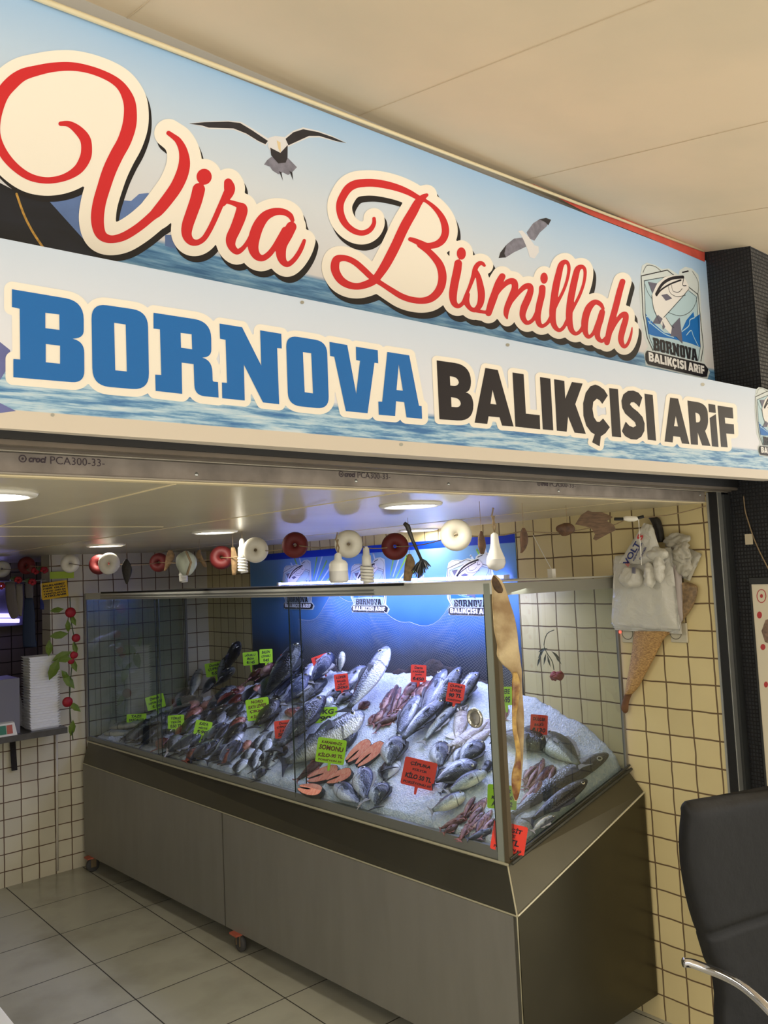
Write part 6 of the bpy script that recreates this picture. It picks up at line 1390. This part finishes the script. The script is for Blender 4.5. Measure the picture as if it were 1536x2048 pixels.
# ------------------------------------------------------------------ chair
chd = 2.0
P0 = atd(1352, 1597, chd); hx = V((.94, -.34, 0)).normalized(); hn = V((-.34, -.94, 0)).normalized()
CH = Plane2((P0.x, P0.y), (P0.x+hx.x, P0.y+hx.y))
ch = empty('office_chair', V((P0.x, P0.y, 0))+hx*.25-hn*.0, 'black leather high back office chair with chrome arm', 'chair')
M_lea = mat('black_leather', srgb(7, 7, 8), .6, noise_=.2, nscale=8, bump=.25, bscale=24)
sil = [(1352,1597), (1349,1610), (1352,1625), (1349,1650), (1347,1680), (1348,1720), (1351,1745), (1356,1780), (1362,1810), (1370,1840), (1379,1875), (1387,1908), (1398,1925), (1401,1945), (1402,1975), (1398,2010), (1393,2060), (1392,2110), (1396, 2160)]
L_ = [CH.px(x, y) for x, y in sil]; zt = L_[0][1]
vs = []; rows = 70; n = 28; WID = .50
def leftu(z):
    for (a, b), (c, d) in zip(L_, L_[1:]):
        if d <= z <= b: return a+(c-a)*(b-z)/((b-d) or 1)
    return L_[-1][0]
zb_ = L_[-1][1]
for i in range(rows+1):
    z = zt-(zt-zb_)*i/rows; u0_ = leftu(z-1e-6 if i == 0 else z); u1_ = WID-u0_*.9
    sag = .02*math.sin(math.pi*min(1, max(0, 0)))
    th = .038*(1-.75*math.exp(-((zt-z)/.012)))
    for zs_ in (zt-.30, zt-.62): th -= .010*math.exp(-((z-zs_)/.006)**2)
    c_ = .5*(u0_+u1_); hw = .5*(u1_-u0_)
    for k in range(n):
        a = 2*math.pi*k/n; cx_ = math.copysign(abs(math.cos(a))**.35, math.cos(a)); sx_ = math.copysign(abs(math.sin(a))**.5, math.sin(a))
        zoff = .018*(1-abs(cx_)**3) if False else 0
        tl_ = -.014*(math.exp(-((zt-z)/.05)))*math.sin(math.pi*(cx_+1)/2)
        vs.append(CH.O+hx*(c_+hw*cx_)+V((0, 0, z+tl_))+hn*(th*sx_+.035*(math.cos(cx_*1.5)-1)*-1+.05*((zt-z)/.6)**2-.0))
fs = [(i*n+k, i*n+(k+1) % n, (i+1)*n+(k+1) % n, (i+1)*n+k) for i in range(rows) for k in range(n)]+[tuple(range(n))[::-1], tuple(rows*n+k for k in range(n))]
bpart(MB().add(vs, fs), 'backrest', M_lea, ch, True)
mb = MB(); mb.tube([V(q) for q in catmull([tuple(CH.O+hx*(leftu(z)+.022)+V((0, 0, z))+hn*.036) for z in [zt-.02-.05*k for k in range(14) if zt-.02-.05*k > zb_]], 3)], .004, 6)
bpart(mb, 'piping', M_lea, ch, True)
M_chr = mat('chrome', srgb(210, 210, 214), .08, 1)
arm = [atd(1367, 1925, 1.86), atd(1385, 1927, 1.86), atd(1415, 1938, 1.84), atd(1450, 1952, 1.81), atd(1490, 1976, 1.77), atd(1536, 2018, 1.72), atd(1580, 2072, 1.68), atd(1600, 2150, 1.68)]
bpart(MB().tube([V(q) for q in catmull([tuple(a) for a in arm], 6)], [.0105]*(6*7+1), 14), 'armrest', M_chr, ch, True)
ce = CH.O+hx*.25; sz_ = .46
o = bpart(MB().hexa([ce-hx*.25+V((0, 0, sz_-.06)), ce+hx*.25+V((0, 0, sz_-.06)), ce+hx*.25+hn*.48+V((0, 0, sz_-.06)), ce-hx*.25+hn*.48+V((0, 0, sz_-.06))], [ce-hx*.25+V((0, 0, sz_+.03)), ce+hx*.25+V((0, 0, sz_+.03)), ce+hx*.25+hn*.48+V((0, 0, sz_+.03)), ce-hx*.25+hn*.48+V((0, 0, sz_+.03))]), 'seat', M_lea, ch); bevel(o, .03, 4)
cc = ce+hn*.24; bpart(MB().tube([cc+V((0, 0, .08)), cc+V((0, 0, .4))], .028, 12), 'column', M_chr, ch, True)
for k in range(5):
    a = k*2*math.pi/5; d = V((math.cos(a), math.sin(a), 0)); bpart(MB().tube([cc+V((0, 0, .09)), cc+d*.28+V((0, 0, .06))], [.022, .014], 8), 'base_leg', M_chr, ch, True)
    bpart(MB().ball(cc+d*.29+V((0, 0, .028)), .028, n=12), 'wheel', M_black, ch, True)
# white foam box at lower left
a, b = onZ(-2, 2008, .4), onZ(32, 2050, .4); d = (b-a).normalized(); s_ = V((-d.y, d.x, 0)); 
if (a+s_-C).dot(R_) > (a-C).dot(R_): s_ = -s_
q = [a-d*.15, a+d*.35, a+d*.35+s_*.3, a-d*.15+s_*.3]
bx = empty('foam_box', (a+s_*.15)*1.0-V((0, 0, a.z)), 'white foam box corner at the bottom left of the floor', 'box')
o = bpart(MB().hexa([v-V((0, 0, .4)) for v in q], [v-V((0, 0, .045)) for v in q]), 'body', M_foam, bx)
o = bpart(MB().hexa([v-V((0, 0, .042)) for v in q], q), 'lid', M_foam, bx); bevel(o, .006)

# every loose piece of these parts is a part of its own
SPLIT = ('lime_ray', 'white_ray', 'seagull_wing_tip', 'seagull_wing_feathers', 'pane_edge', 'fork', 'end_plug', 'pin_hole', 'channel', 'end_cap', 'printed_mountain', 'seagull_wing', 'bulge', 'leaf', 'end_trim', 'frame', 'crumple', 'badge_fin', 'knotted_string', 'wall_back', 'trim_1', 'trim_2')
for o in list(COL.objects):
    if o.type != 'MESH' or o.name.split('.')[0] not in SPLIT or o.name.split('.')[0] in ('wall_back', 'trim_1', 'trim_2'): continue
    me = o.data; par = list(range(len(me.vertices)))
    def find(i):
        while par[i] != i: par[i] = par[par[i]]; i = par[i]
        return i
    for p in me.polygons:
        r0 = find(p.vertices[0])
        for v in p.vertices[1:]: par[find(v)] = r0
    groups = {}
    for p in me.polygons: groups.setdefault(find(p.vertices[0]), []).append(p)
    if not 1 < len(groups) < 60: continue
    base = o.name.split('.')[0]; first = True
    for g_ in groups.values():
        ids = sorted({v for p in g_ for v in p.vertices}); mp = {v: i for i, v in enumerate(ids)}
        nm = bpy.data.meshes.new(base); nm.from_pydata([tuple(me.vertices[i].co) for i in ids], [], [[mp[v] for v in p.vertices] for p in g_]); nm.update()
        for mt in me.materials: nm.materials.append(mt)
        sm_ = me.polygons[0].use_smooth
        for p in nm.polygons: p.use_smooth = sm_
        if first: old = o.data; o.data = nm; first = False; me_keep = old
        else:
            c = o.copy(); c.data = nm; COL.objects.link(c)
